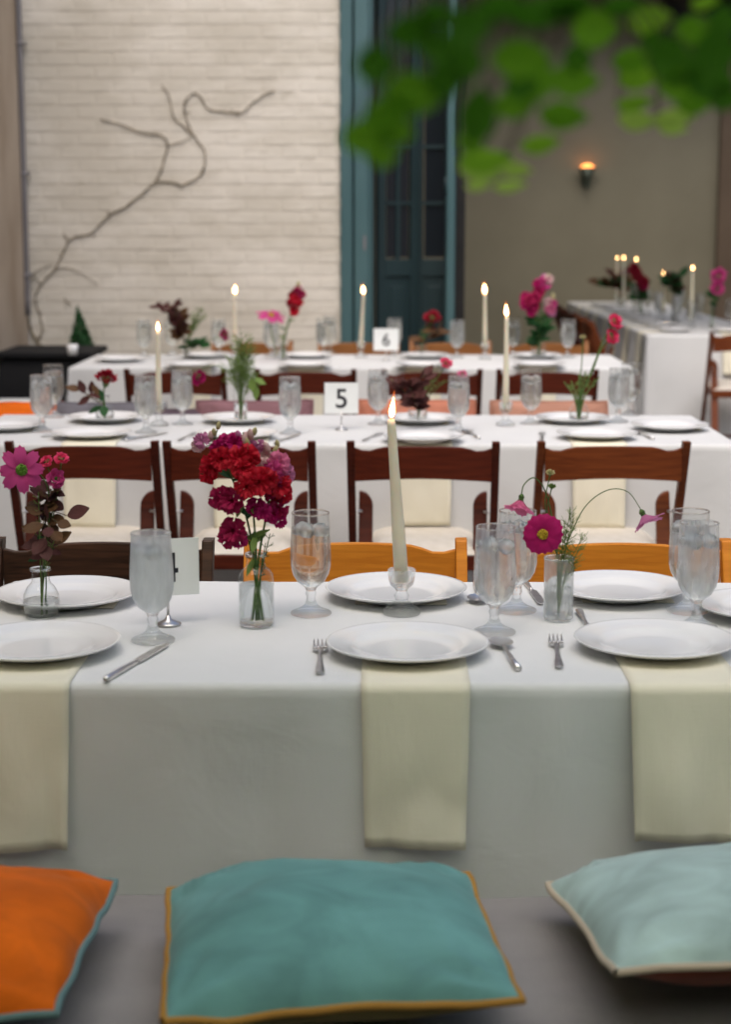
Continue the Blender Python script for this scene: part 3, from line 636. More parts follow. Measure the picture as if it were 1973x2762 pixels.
# ------------------------------------------------------------ pillows and benches
def pillow(label, loc, rz, size, thick, m_top, m_bot, m_pip, seed, group, tilt=(0,0), stretch=1.0, wr=1.0):
    t = thing('pillow', label, 'pillow', loc, rz, group); n = 30
    def edge(u, v):
        pin = 1 - 0.015*(1-abs(u)**2)*abs(v)**3*1.0 ; pin2 = 1 - 0.015*(1-abs(v)**2)*abs(u)**3
        return u*size/2*stretch*pin2 + 0.004*noise.noise((v*3,u*3,seed)), v*size/2*pin + 0.004*noise.noise((u*3,v*3,seed+9))
    def zed(u, v, up):
        a = max(0, 1-abs(u)**2.6)*max(0, 1-abs(v)**2.4); q = a**0.5
        h = thick/2*(0.72*a**0.5 + 0.28*a**1.1)
        if up:
            h += wr*0.006*q*noise.noise((u*1.7, v*1.7, seed)) + wr*0.0022*q*noise.noise((u*6, v*3.0, seed+3))
            for cx, cy in ((1,1),(1,-1),(-1,1),(-1,-1)):
                dx, dy = u-cx, v-cy; rr = math.hypot(dx, dy); an = math.atan2(dy, dx)
                h += wr*0.0035*math.sin(an*11+seed*cx+cy+noise.noise((rr*3, an, seed)))*math.exp(-((rr-0.36)/0.17)**2)
            e = max(0, 1-(1-abs(v))/0.3); h += wr*0.0020*math.sin(u*23+seed+2*noise.noise((u*3, v, seed)))*e*(1-e)*4*q
        ez = 0.007*noise.noise((u*1.3, v*1.3, seed+20))
        return (h if up else -h*0.72) + ez
    for up, m_, nm in ((True, m_top, 'cover'), (False, m_bot, 'cover_underside')):
        P = []
        for j in range(n+1):
            row = []
            for i in range(n+1):
                u, v = -1+2*i/n, -1+2*j/n
                u, v = math.sin(u*math.pi/2)*0.55+u*0.45, math.sin(v*math.pi/2)*0.55+v*0.45
                x, y = edge(u, v); row.append((x, y, zed(u, v, up)))
            P.append(row if up else row[::-1])
        link(nm, MB().grid(P).mesh(nm, m_, True, False), t)
    loop = []
    for s in range(4):
        for k in range(24):
            a = -1 + 2*k/24; u, v = ((a,-1),(1,a),(-a,1),(-1,-a))[s]
            x, y = edge(u, v); loop.append(Vector((x, y, zed(u, v, True))))
    loop.append(loop[0])
    link('piping', MB().tube(loop, 0.0050, 8, False).mesh('piping', m_pip), t)
    t.rotation_euler = (tilt[0], tilt[1], rz); return t
GP = 'velvet pillows on the front bench'
pillow('teal velvet pillow with gold piping on the front bench', (-0.064, 1.985, 0.528), rad(6.5), 0.385, 0.160, m_teal_v, m_olive_v, m_pip_gold, 1.0, GP, (rad(0), 0), 1.08, 1.6)
pillow('pale teal velvet pillow with cream piping at the right of the bench', (0.455, 2.045, 0.538), rad(6), 0.405, 0.165, m_pale_v, m_rust_v, m_pip_cream, 5.0, GP, (rad(-8), rad(-1)), 1.0, 1.5)
pillow('orange velvet pillow with teal piping at the left of the bench', (-0.566, 1.985, 0.526), rad(-1), 0.39, 0.145, m_orange_v, m_rust_v, m_pip_teal, 9.0, GP, (rad(0), 0), 1.0, 1.5)
be = thing('bench', 'long bench under grey linen in front of the nearest table', 'bench', (0, 2.10, 0))
P = []
ys = [2.328,2.326,2.322,2.315] + [2.30-0.02*i for i in range(25)] + [1.805,1.800,1.798,1.798,1.798]
zs = [0.20,0.415,0.438,0.448] + [0.452]*25 + [0.447,0.438,0.42,0.30,0.12]
for yv, zv in zip(ys, zs):
    P.append([(x, yv-2.10 + 0.006*noise.noise((x*2, zv*3, 1)), zv + (0.006*noise.noise((x*2.5, yv*16, 0)) + 0.005*noise.noise((x*7, yv*34, 4)) if zv > 0.44 else 0)) for x in [-2.0+0.03*i for i in range(134)]])
link('linen_cover', MB().grid(P).mesh('linen_cover', m_bench, True), be)
link('seat_board', MB().box(-1.95,1.95,-0.29,0.21,0.40,0.436).mesh('seat_board', m_walnut, False), be)
for x in (-1.8, 0, 1.8):
    for y in (-0.2, 0.17): link('leg', MB().box(x-0.03,x+0.03,y-0.02,y+0.02,0,0.399).mesh('leg', m_walnut, False), be)
b2 = thing('bench', 'bench with upright pillows between the second and third tables', 'bench', (-0.1, 6.32, 0))
link('seat_board', MB().box(-1.4,1.4,-0.22,0.22,0.40,0.45).mesh('seat_board', m_walnut, False), b2, bevel=0.004)
for x in (-1.25, 0, 1.25):
    for y in (-0.17, 0.17): link('leg', MB().box(x-0.03,x+0.03,y-0.025,y+0.025,0,0.399).mesh('leg', m_walnut, False), b2)
GB = 'velvet pillows on the bench behind the second table'
for x, lab, m_, h in ((-1.40,'orange pillow beyond the far left edge of the second table',m_orange_v,0.765),(-1.02,'grey pillow beyond the second table behind the dark red carnation',m_grey_v,0.765),(-0.74,'plum pillow beyond the second table behind the left candle',m_plum_v,0.74),(-0.475,'mauve pillow beyond the second table behind the feathery green stems',m_mauve_v,0.772),
                       (0.125,'coral pillow beyond the second table behind the burgundy foliage',m_coral_v,0.775),(0.615,'dusty pink pillow beyond the second table beside the right candle',m_tan_v,0.772)):
    t = pillow(lab, (x, 6.12, h-0.205), U(-0.03,0.03), 0.43, 0.13, m_, m_, m_, x*7, GB, (rad(82), 0))
# black covered box in the far left corner, small things on it
bx = thing('covered_box', 'black cloth-covered box in the corner behind the left end of the third table', 'box', (-1.835, 9.25, 0))
P = []
for z_, gx, gy in ((0.03,0.05,0.09),(0.30,0.035,0.05),(0.55,0.015,0.02),(0.70,0.0,0.0),(0.712,-0.02,-0.02)):
    row = []
    for k in range(33):
        a = k/32*4; s = int(a) % 4; f = a - int(a); hx, hy = 0.235+gx, 0.26+gy
        c = [(-hx,-hy),(hx,-hy),(hx,hy),(-hx,hy)]; p0, p1 = c[s], c[(s+1) % 4]
        wv = 1 + 0.06*math.sin(k*2.4)*(0.71-z_)
        row.append(((p0[0]+(p1[0]-p0[0])*f)*wv, (p0[1]+(p1[1]-p0[1])*f)*wv, z_))
    P.append(row)
b = MB().grid(P); b.box(-0.215,0.215,-0.24,0.24,0.70,0.7125)
link('cloth_cover', b.mesh('cloth_cover', m_black, True), bx)
link('lid', MB().box(-0.26,0.26,-0.29,0.29,0.714,0.745).mesh('lid', m_black, False), bx, bevel=0.008)
vt = thing('votive_cup', 'small white votive cup on the black covered box', 'candle holder', (-1.6416, 8.8071) + (0.746,))
link('cup', MB().lathe([(0,0),(0.024,0),(0.030,0.055),(0.026,0.055),(0.021,0.01),(0,0.008)], 18).mesh('cup', m_china), vt)
bp = thing('paper_stack', 'small stack of white papers beside the black covered box', 'papers', (-1.86, 8.6, 0.0))
for k in range(3): link('sheet', MB().box(-0.14,0.14,-0.1,0.1,0.44+0.03*k,0.465+0.03*k).mesh('sheet', m_card, False), bp, (U(-.02,.02),0,0), (0,0,U(-.1,.1)))
link('crate', MB().box(-0.17,0.17,-0.13,0.13,0,0.438).mesh('crate', m_dark, False), bp)
pl = thing('conical_shrub', 'small dark green conical shrub behind the black covered box', 'plant', ((-1.7406, 9.72, 0.6963)[0], 9.72, 0.0))
cone = MB(); r2 = random.Random(4); tip = 0.96; z0 = 0.56
for k in range(1500):
    t = r2.random()**0.6; z = tip - (tip-z0)*t; a = r2.uniform(0, 6.283); rr = 0.125*t*math.sqrt(r2.uniform(0.2,1))
    sh = -0.035*(1-t)
    c = Vector((sh+rr*math.cos(a), rr*math.sin(a)*0.8, z)); d1 = Vector((r2.gauss(0,1),r2.gauss(0,1),r2.gauss(0,.6)+0.6)).normalized(); d2 = d1.orthogonal().normalized(); s = r2.uniform(0.010,0.018)
    cone.add([c-d1*s, c+d2*s*0.5, c+d1*s, c-d2*s*0.5], [(0,1,2,3)])
tag(link('foliage', cone.mesh('foliage', m_dgreen, False, False), pl), kind='stuff')
link('stem', MB().tube([(0,0,0.4),(-0.01,0,0.62),(-0.03,0,0.9)], [0.012,0.009,0.003], 8).mesh('stem', m_bark), pl)
link('pot', MB().lathe([(0,0),(0.09,0),(0.12,0.45),(0.13,0.46),(0.13,0.50),(0.11,0.50),(0.10,0.44),(0,0.44)], 20).mesh('pot', m_dark), pl)

# ------------------------------------------------------------ tableware
plate_prof = [(0,0.006),(0.060,0.0055),(0.082,0.0065),(0.090,0.012),(0.096,0.0145),(0.112,0.0165),(0.1285,0.0195),(0.1335,0.0210),(0.1345,0.0200),(0.1300,0.0165),(0.112,0.0130),(0.095,0.0095),(0.086,0.003),(0.078,0.0),(0.072,0.0),(0.070,0.003),(0,0.003)]
plate_m = MB().lathe(plate_prof, 56).mesh('plate', m_china)
def plate(xy, label, group, z=Z+0.0035):
    o = link('dinner_plate', plate_m, None, (xy[0], xy[1], z), (0,0,U(0,6))); o.scale = (0.96,)*3; return tag(o, label, 'plate', group)
def napkin_hang(label, xc, yc, ye, drop, w_, group, sgn=-1, seed=0.0, zt=Z+0.0022, skew=0.0):
    # lies under the plate and falls over the table edge; thin folded cloth, several layers thick
    P = []; n = 12; path = []
    L0 = abs(yc-ye)
    for k in range(8): path.append((yc + (ye-yc)*k/8, zt))
    for k in range(7):
        a = math.pi/2*k/6; path.append((ye + sgn*0.0155*math.sin(a), zt - 0.0155*(1-math.cos(a))))
    for k in range(1, 15): path.append((ye + sgn*(0.0165+0.012*k/14), zt-0.0155-(drop-0.0155)*k/14))
    for j, (y, z) in enumerate(path):
        row = []; tt = max(0, (zt-z)/drop)
        for i in range(n+1):
            u = -1 + 2*i/n
            wv = 0.020*tt*noise.noise((u*1.3+seed, tt*1.5, seed)) + 0.012*tt*(1-u*u)*math.sin(seed*3) + 0.002*tt*noise.noise((u*3, tt*2, seed+7)) + 0.005*tt*tt*abs(u)
            row.append((u*w_/2*(1-0.07*tt) + skew*tt, y + sgn*abs(wv) + sgn*0.012*tt*0, z + (0.004*tt*tt*noise.noise((u*1.1, seed, 2)) if tt > 0 else 0)))
        P.append(row)
    off = (xc, yc, 0)
    m = MB().grid([[(x, y-yc, z) for x, y, z in r] for r in P]).mesh('napkin', m_napkin, True)
    o = link('napkin', m, None, off); s = o.modifiers.new('thick', 'SOLIDIFY'); s.thickness = 0.0022; s.offset = 0
    return tag(o, label, 'napkin', group)
def napkin_fold(label, xy, w_, d_, group, rz=0.0):
    b = MB().box(-w_/2,w_/2,-d_/2,d_/2,0.0008,0.0026)
    o = link('napkin', b.mesh('napkin', m_napkin, False), None, (xy[0], xy[1], Z), (0,0,rz), bevel=0.0009); return tag(o, label, 'napkin', group)

bowl_prof = [(0.006,0.047),(0.014,0.050),(0.024,0.058),(0.0315,0.071),(0.0350,0.086),(0.0358,0.102),(0.0350,0.125),(0.0335,0.150),(0.0322,0.178)]
bowl_m = MB().lathe(bowl_prof, 32).mesh('bowl', m_b_clear)
rim_m = MB().lathe([(0.0316,0.1772),(0.0328,0.1772),(0.0332,0.1785),(0.0328,0.1800),(0.0316,0.1800),(0.0312,0.1785),(0.0316,0.1772)], 32).mesh('rim', m_rim)
stem_m = MB().lathe([(0,0.0),(0.035,0.0),(0.0365,0.0015),(0.035,0.004),(0.022,0.009),(0.012,0.016),(0.0085,0.024),(0.0078,0.030),(0.010,0.036),(0.0085,0.041),(0.010,0.046),(0.013,0.0490),(0,0.0495)], 28).mesh('stem', m_sg)
water_m = MB().lathe([(0,0.0512)] + [(max(r-0.0012, 0.001), z) for r, z in bowl_prof[1:7]] + [(0.0333,0.150),(0.0325,0.1535),(0,0.1535)], 32).mesh('water', m_water)
def ice_mesh(seed):
    b = bmesh.new(); bmesh.ops.create_cube(b, size=0.021); bmesh.ops.bevel(b, geom=b.edges[:], offset=0.004, segments=2, affect='EDGES'); r = random.Random(seed)
    for v in b.verts: v.co += Vector((r.uniform(-1,1),r.uniform(-1,1),r.uniform(-1,1)))*0.0012
    m = bpy.data.meshes.new('ice_cube'); b.to_mesh(m); b.free(); m.materials.append(m_ice)
    m.polygons.foreach_set('use_smooth', [True]*len(m.polygons)); return m
ICE = [ice_mesh(s) for s in range(3)]
def goblet(xy, label, group, mist=1, sc=1.0, ice=True):
    t = thing('water_goblet', label, 'glass', (xy[0], xy[1], Z+0.002), U(0,6), group); t.scale = (sc,)*3
    o = link('bowl', bowl_m, t); o.material_slots[0].link = 'OBJECT'; o.material_slots[0].material = (m_b_clear, m_b_mid, m_b_fog)[mist]
    link('rim', rim_m, t); link('stem', stem_m, t)
    o = link('water', water_m, t); o.material_slots[0].link = 'OBJECT'; o.material_slots[0].material = (m_water, m_waterf, m_waterf)[mist]
    if ice:
        for k in range(3):
            a = 2.1*k + U(-.3,.3); link('ice_cube', ICE[k], t, (0.0165*math.cos(a), 0.0165*math.sin(a), 0.1475+U(-.001,.004)), (U(0,3),U(0,3),U(0,3)))
    return t
hold_m = MB().lathe([(0,0),(0.032,0),(0.034,0.003),(0.030,0.010),(0.018,0.018),(0.011,0.026),(0.0135,0.033),(0.0095,0.040),(0.013,0.046),(0.020,0.052),(0.0225,0.060),(0.0245,0.078),(0.022,0.080),(0.0185,0.076),(0.0125,0.058),(0,0.056)], 24).mesh('glass_body', m_sg)
def candle_set(xy, tip, lab_c, lab_h, gc, gh, flame_m=m_flame, fs=1.0, r0=0.0112, r1=0.0072):
    h = thing('candle_holder', lab_h, 'candle holder', (xy[0], xy[1], Z+0.002), 0, gh); link('glass_body', hold_m, h)
    b = Vector((xy[0], xy[1], Z+0.061)); tp = Vector(tip)          # tip = top of the wax
    t = thing('taper_candle', lab_c, 'candle', b, 0, gc); d = tp - b
    link('wax', MB().tube([d*0, d*0.3, d*0.7, d*0.97, d], [r0, r0*0.93, r1*1.12, r1, r1*0.72], 16).mesh('wax', m_wax), t)
    link('wick', MB().tube([d, d+Vector((0.0004,0,0.008))], 0.0009, 6).mesh('wick', m_wick), t)
    fz = d.z
    tilt_ = Matrix.Translation(d) @ Matrix.Rotation(U(-.12,.12), 4, 'Y') @ Matrix.Diagonal((U(.85,1.1), U(.85,1.1), U(.82,1.15), 1))
    link('flame_glow', MB().lathe([(0,-0.003*fs),(0.0062*fs,0.004*fs),(0.0092*fs,0.014*fs),(0.0072*fs,0.027*fs),(0.003*fs,0.042*fs),(0,0.052*fs)], 12).mesh('flame_glow', m_mantle), t, mat4=tilt_)
    link('flame', MB().lathe([(0,0.003*fs),(0.0042*fs,0.008*fs),(0.0058*fs,0.014*fs),(0.0046*fs,0.022*fs),(0.0022*fs,0.031*fs),(0,0.040*fs)], 12).mesh('flame', flame_m), t, mat4=tilt_)
    return t
# cutlery
def fork_mesh():
    b = MB(); rows = []
    for y, w_, z in ((-0.095,0.0055,0.003),(-0.09,0.007,0.003),(-0.06,0.0058,0.003),(-0.02,0.0034,0.004),(0.02,0.003,0.006),(0.035,0.006,0.006),(0.045,0.0115,0.0045),(0.055,0.0125,0.003)):
        rows.append([(-w_,y,z),(0,y,z+0.0012),(w_,y,z),(0,y,z-0.0018),(-w_,y,z)])
    b.grid(rows); b.add(rows[0][:4], [(0,1,2,3)]); b.add(rows[-1][:4], [(3,2,1,0)])
    return b
fork_h = fork_mesh().mesh('handle', m_steel); 
tine_m = MB().tube([(0,0.054,0.003),(0,0.07,0.0022),(0,0.088,0.003),(0,0.098,0.006)], [0.0019,0.0018,0.0014,0.0007], 6).mesh('tine', m_steel)
def fork(xy, rz, label, group):
    t = thing('fork', label, 'fork', (xy[0], xy[1], Z+0.003), rz, group); link('handle', fork_h, t)
    for x in (-0.0098,-0.0033,0.0033,0.0098): link('tine', tine_m, t, (x,0,0))
    return t
knife_h = MB().tube([(0,-0.11,0.004),(0,-0.10,0.004),(0,-0.05,0.0045),(0,-0.005,0.004),(0,0.0,0.004)], [0.0035,0.0052,0.0048,0.0036,0.0033], 8).mesh('handle', m_steel)
def kb():
    pts = [(-0.004,0.0005),(-0.0085,0.012),(-0.0095,0.06),(-0.0085,0.095),(-0.003,0.114),(0.003,0.116),(0.0055,0.1),(0.0055,0.0005)]
    b = MB(); n = len(pts); b.v = [(x,y,0.003) for x, y in pts] + [(x,y,0.0046) for x, y in pts]
    b.f = [tuple(range(n))[::-1], tuple(range(n,2*n))] + [(k,(k+1)%n,(k+1)%n+n,k+n) for k in range(n)]; return b
knife_b = kb().mesh('blade', m_steel, False)
def knife(xy, rz, label, group):
    t = thing('knife', label, 'knife', (xy[0], xy[1], Z+0.001), rz, group); link('handle', knife_h, t); link('blade', knife_b, t); return t
def sb():
    b = MB(); P = []
    for j in range(7):
        r = j/6; row = []
        for k in range(17):
            a = 2*math.pi*k/16; row.append((0.020*r*math.cos(a), 0.062+0.030*r*math.sin(a), 0.004+0.005*r*r))
        P.append(row)
    return b.grid(P)
spoon_b = sb().mesh('spoon_bowl', m_steel); spoon_h = MB().tube([(0,-0.09,0.004),(0,-0.05,0.004),(0,0.0,0.007),(0,0.034,0.008)], [0.006,0.005,0.003,0.0032], 8).mesh('handle', m_steel)
def spoon(xy, rz, label, group):
    t = thing('spoon', label, 'spoon', (xy[0], xy[1], Z+0.001), rz, group); link('handle', spoon_h, t); link('spoon_bowl', spoon_b, t); return t
def number_card(xy, rz, digit, label, w_=0.110, h_=0.100, lift=0.052, size=0.085, dx=0.0):
    t = thing('table_number', label, 'table number', (xy[0], xy[1], Z+0.002), rz, 'numbered cards on the tables')
    link('base', MB().lathe([(0,0),(0.021,0),(0.022,0.002),(0.017,0.004),(0.006,0.009),(0.0035,0.016),(0,0.017)], 20).mesh('base', m_steel), t)
    link('holder_rod', MB().tube([(0,0,0.014),(0,0,lift+0.006)], 0.0024, 8).mesh('holder_rod', m_steel), t)
    cl = MB()
    a0 = [Vector((0.008*math.cos(a)-0.0, 0.0028, lift+0.006+0.008*math.sin(a)+0.004)) for a in [k*math.pi/8 for k in range(17)]]
    link('clip', cl.tube(a0, 0.0013, 6).mesh('clip', m_steel), t)
    link('card', MB().box(-w_/2,w_/2,-0.0008,0.0008,lift,lift+h_).mesh('card', m_card, False), t)
    cu = bpy.data.curves.new('digit', 'FONT'); cu.body = digit; cu.size = size; cu.align_x = 'CENTER'; cu.extrude = 0.0002; cu.offset = 0.0010
    o = bpy.data.objects.new('digit', cu); COL.objects.link(o); dg = bpy.context.evaluated_depsgraph_get(); dg.update()
    me = bpy.data.meshes.new_from_object(o.evaluated_get(dg)); bpy.data.objects.remove(o); me.materials.append(m_ink)
    link('digit', me, t, (dx, -0.0012, lift + h_/2 - size*0.35), (math.pi/2, 0, 0))
    return t

# ------------------------------------------------------------ flowers
def petal_mesh(n=5):
    P = []
    for j in range(6):
        t = j/5; x = 0.10 + 0.90*t; wd = 0.30*math.sin(math.pi*(0.10+0.62*t)**1.05)*1.0 if t < 1 else 0.21
        row = []
        for i in range(7):
            u = -1 + 2*i/6; tooth = 0.05*(math.cos(u*math.pi*2)+0.4)*(1 if j == 5 else 0.2*t)
            row.append((x + tooth - 0.10*u*u*t, u*wd, 0.035*math.cos(u*math.pi*3)*t*0.6 + 0.10*math.sin(math.pi*t) - 0.10*t*t + 0.04*u*u))
        P.append(row)
    return MB().grid(P)
PETAL = {}
def petal_for(m):
    if m.name not in PETAL: PETAL[m.name] = petal_mesh().mesh('petal', m, True, False)
    return PETAL[m.name]
def basis(d, spin=0.0):
    d = Vector(d).normalized(); q = d.to_track_quat('Z', 'Y').to_matrix().to_4x4(); return q @ Matrix.Rotation(spin, 4, 'Z')
def stem_to(t, base, head, bend=(0,0,0), r=0.0016, mat=None, mid=0.55, seg=6):
    b, h = Vector((0,0,0)), Vector(head)-Vector(base); m_ = b.lerp(h, mid) + Vector(bend)
    pts = spline([b, m_, h], 7); k = len(pts)
    link('stem', MB().tube(pts, [r*(1-0.35*i/k) for i in range(k)], seg).mesh('stem', mat or m_stem), t)
    return pts
def cosmos(label, base, head, face, r, mat, centre=m_yel, n=8, cup=0.15, bend=(0,0,0), group='cosmos flowers in the vases', wid=1.0, ctr=0.22, pts=None, sr=0.0014):
    t = thing('cosmos_flower', label, 'flower', base, 0, group)
    if pts is None: stem_to(t, base, head, bend, sr)
    else:
        q = spline([Vector(p)-Vector(base) for p in pts], 7); link('stem', MB().tube(q, [sr*(1-0.3*i/len(q)) for i in range(len(q))], 6).mesh('stem', m_stem), t)
    h = Vector(head)-Vector(base); B = basis(face, U(0,1)); pm = petal_for(mat)
    for k in range(n):
        A = Matrix.Translation(h) @ B @ Matrix.Rotation(2*math.pi*k/n + U(-.06,.06), 4, 'Z') @ Matrix.Rotation(-cup + U(-.12,.12), 4, 'Y') @ Matrix.Diagonal((r*U(.93,1.05), r*wid*U(.92,1.08), r, 1))
        link('petal', pm, t, mat4=A)
    cm = MB().lathe([(0.0,-0.10*r),(ctr*0.7*r,-0.08*r),(ctr*r,0.02*r),(ctr*0.95*r,0.10*r),(ctr*0.6*r,0.17*r),(0,0.19*r)], 12)
    for k in range(40):
        a = U(0,6.283); rr = ctr*r*math.sqrt(U(0,1))*0.95; c = Vector((rr*math.cos(a), rr*math.sin(a), 0.10*r+0.09*r*(1-(rr/(ctr*r))**2))); s = 0.035*r
        cm.add([c+Vector((-s,-s,0)), c+Vector((s,-s,0)), c+Vector((s,s,0)), c+Vector((-s,s,0)), c+Vector((0,0,0.10*r))], [(0,1,4),(1,2,4),(2,3,4),(3,0,4)])
    link('flower_centre', cm.mesh('flower_centre', centre, False), t, mat4=Matrix.Translation(h) @ B)
    link('calyx', MB().lathe([(0,-0.24*r),(0.08*r,-0.2*r),(0.16*r,-0.08*r),(0.13*r,0.0),(0,0)], 10).mesh('calyx', m_stem), t, mat4=Matrix.Translation(h) @ B)
    return t
def blossom_mesh(seed, mat):
    r = random.Random(seed); b = MB()
    for layer in (0, 1):
        for k in range(5):
            a0 = 2*math.pi*k/5 + r.uniform(-.2,.2) + layer*0.6; P = []; ph = r.uniform(0,6); tl = r.uniform(0.3,0.9) + layer*0.5
            for j in range(6):
                t = j/5; row = []
                for i in range(9):
                    u = -1+2*i/8; a = a0 + u*0.72*(0.5+0.5*t)
                    rr = (0.12 + 0.88*t*(1-0.18*u*u)*(1+0.06*math.sin(u*9+ph)*t+r.uniform(-.09,.09)*t))*(0.95 if not layer else 0.68); z = 0.55*math.sin(t*1.4)*tl + 0.16*math.sin(u*7+ph)*t*t + 0.11*math.sin(u*15+ph*2)*t**3 - 0.35*t*t*(1-layer)
                    row.append((rr*math.cos(a), rr*math.sin(a), z + r.uniform(-.06,.06)*t))
                P.append(row)
            b.grid(P)
    b.lathe([(0.0,-0.5),(0.13,-0.45),(0.2,-0.1),(0.12,0.1)], 8)
    return b.mesh('blossom', mat, True, False)
BL = {}
def blossom_for(m, k):
    key = (m.name, k % 3)
    if key not in BL: BL[key] = blossom_mesh(11+k % 3, m)
    return BL[key]
bud_m = {}
def snapdragon(label, base, path, blossoms, buds=(), group='snapdragons in the vases', leaves=4, r=0.0022):
    t = thing('snapdragon', label, 'flower', base, 0, group); b = Vector(base)
    q = spline([Vector(p)-b for p in path], 7); link('stem', MB().tube(q, [r*(1-0.45*i/len(q)) for i in range(len(q))], 7).mesh('stem', m_stem), t)
    for i, (p, s, m_) in enumerate(blossoms):
        p = Vector(p); d = Vector((U(-.5,.5), -0.9, U(-.3,.45)))
        ax = min(q, key=lambda w: (w+b-p).length) + b
        link('blossom', blossom_for(m_, i), t, mat4=Matrix.Translation(p-b) @ basis(d, U(0,6)) @ Matrix.Scale(s, 4))
        link('pedicel', MB().tube([ax-b, (ax-b).lerp(p-b, 0.5)+Vector((0,0,-0.003)), p-b+Vector((0,0.2*s,0))], 0.0009, 5).mesh('pedicel', m_stem), t)
    for p, s, m_ in buds:
        p = Vector(p); ax = min(q, key=lambda w: (w+b-p).length)
        link('bud', MB().lathe([(0,-0.9),(0.4,-0.7),(0.55,-0.1),(0.42,0.5),(0.15,0.95),(0,1)], 9).mesh('bud', m_), t, mat4=Matrix.Translation(p-b) @ basis((U(-.4,.4),U(-.6,0),1)) @ Matrix.Scale(s, 4))
        link('pedicel', MB().tube([ax, p-b], 0.0009, 5).mesh('pedicel', m_stem), t)
    for k in range(leaves):
        i = int(len(q)*(0.36+0.11*k)); i = min(i, len(q)-1)
        link('leaf', oval_for(m_dgreen if k % 2 else m_frond), t, mat4=Matrix.Translation(q[i]) @ basis((U(-.4,.4),-0.6,0.6), U(0,6)) @ Matrix.Diagonal((0.035,0.012,0.03,1)))
    return t
OV = {}
def oval_for(m, wid=1.0):
    key = (m.name, wid)
    if key not in OV:
        P = []
        for j in range(7):
            t = j/6; wd = 0.5*wid*math.sin(math.pi*min(max(t,0.02),0.985)**0.85)**0.8
            P.append([(t, -wd, 0.10*wd), (t, -wd*0.5, 0.03*wd), (t, 0, -0.06*math.sin(math.pi*t)+0.12*t*t), (t, wd*0.5, 0.03*wd), (t, wd, 0.10*wd)])
        OV[key] = MB().grid(P).mesh('leaf', m, True, False)
    return OV[key]
def leafy(label, base, pts, leaves, mat, group='foliage stems in the vases', smat=None, r=0.0016, size=0.035, wid=0.6, grow=1.0, extra=0, esize=0.02):
    t = thing('foliage_stem', label, 'foliage', base, 0, group); b = Vector(base)
    q = spline([Vector(p)-b for p in pts], 7); link('stem', MB().tube(q, [r*(1-0.4*i/len(q)) for i in range(len(q))], 6).mesh('stem', smat or m_dkstem), t)
    if isinstance(leaves, int):
        n = leaves; leaves = []
        for k in range(n):
            i = int(len(q)*(0.38+0.60*k/n)); i = min(i, len(q)-1); a = U(0,6.283)
            leaves.append((q[i]+b, (math.cos(a), math.sin(a)*0.7-0.35, U(-0.15,0.75)), size*U(.7,1.25)))
    for k in range(extra):
        i = int(len(q)*(0.50+0.48*k/extra)); i = min(i, len(q)-1); a = U(0,6.283)
        leaves = list(leaves) + [(q[i]+b+Vector((U(-.008,.008),U(-.012,.004),U(-.006,.006))), (math.cos(a), math.sin(a)*0.6-0.35, U(-0.5,0.6)), esize*U(.7,1.3))]
    for p, d, s in leaves:
        s *= grow; p = Vector(p); d = Vector(d).normalized(); up = Vector((U(-.5,.5),-0.7,0.8)); y = up.cross(d).normalized(); z = d.cross(y)
        B = Matrix((d, y, z)).transposed().to_4x4()
        ax = min(q, key=lambda w: (w+b-p).length)
        link('leaf', oval_for(mat[int(U(0,len(mat)))] if isinstance(mat, (list,tuple)) else mat, wid), t, mat4=Matrix.Translation(p-b) @ B @ Matrix.Diagonal((s, s*U(.85,1.2), s, 1)))
        if (ax+b-p).length > 0.006: link('petiole', MB().tube([ax, p-b], 0.0008, 5).mesh('petiole', smat or m_dkstem), t)
    return t
def fronds(label, base, tips, group='feathery greens in the vases', mat=None, hair=9, hl=0.02, r=0.0013, starts=None):
    t = thing('feathery_stem', label, 'foliage', base, 0, group); b = Vector(base)
    for k, tip in enumerate(tips):
        h = Vector(tip)-b; q = spline([Vector((0,0,0)), h*0.5 + Vector((-h.x*0.18,-h.y*0.18,0.06*h.z)), h], 8)
        m_ = MB().tube(q, [r*(1-0.5*i/len(q)) for i in range(len(q))], 5)
        for j in range(hair):
            i = int(len(q)*(0.5+0.48*j/hair)); p = q[min(i, len(q)-1)]
            for s in range(3):
                a = U(0,6.28); d = Vector((math.cos(a), math.sin(a), U(0.2,1.1))).normalized()*hl*U(.6,1.1)
                m_.tube([p, p+d*0.55, p+d+Vector((0,0,hl*0.15))], [r*0.4, r*0.35, r*0.22], 4)
                e = p+d*0.55
                for w in range(2):
                    a2 = a+U(-1,1); d2 = Vector((math.cos(a2), math.sin(a2), U(0.1,0.8)))*hl*0.42; m_.tube([e, e+d2], [r*0.3, r*0.2], 3)
        link('frond', m_.mesh('frond', mat or m_frond, True), t)
    return t
def ruffle_mesh(seed, mat, rad_=1.0, n=90):
    r = random.Random(seed); b = MB()
    for k in range(n):
        a = r.uniform(0,6.283); e = r.uniform(-0.25,1.35); d = Vector((math.cos(a)*math.cos(e), math.sin(a)*math.cos(e), math.sin(e)*0.75)); s = r.uniform(0.22,0.36)
        y = Vector((-math.sin(a), math.cos(a), r.uniform(-.6,.6))).normalized(); c = d*r.uniform(0.55,0.8)
        b.grid([[c-y*s*0.5, c, c+y*s*0.5], [c+d*s*0.7-y*s*0.9+Vector((0,0,r.uniform(-.08,.08))), c+d*s*0.75+Vector((0,0,r.uniform(-.1,.1))), c+d*s*0.7+y*s*0.9], [c+d*s*1.1-y*s*0.8, c+d*s*1.25, c+d*s*1.05+y*s*0.8+Vector((0,0,r.uniform(-.1,.1)))]])
    return b.mesh('blossom', mat, True, False)
RF = {}
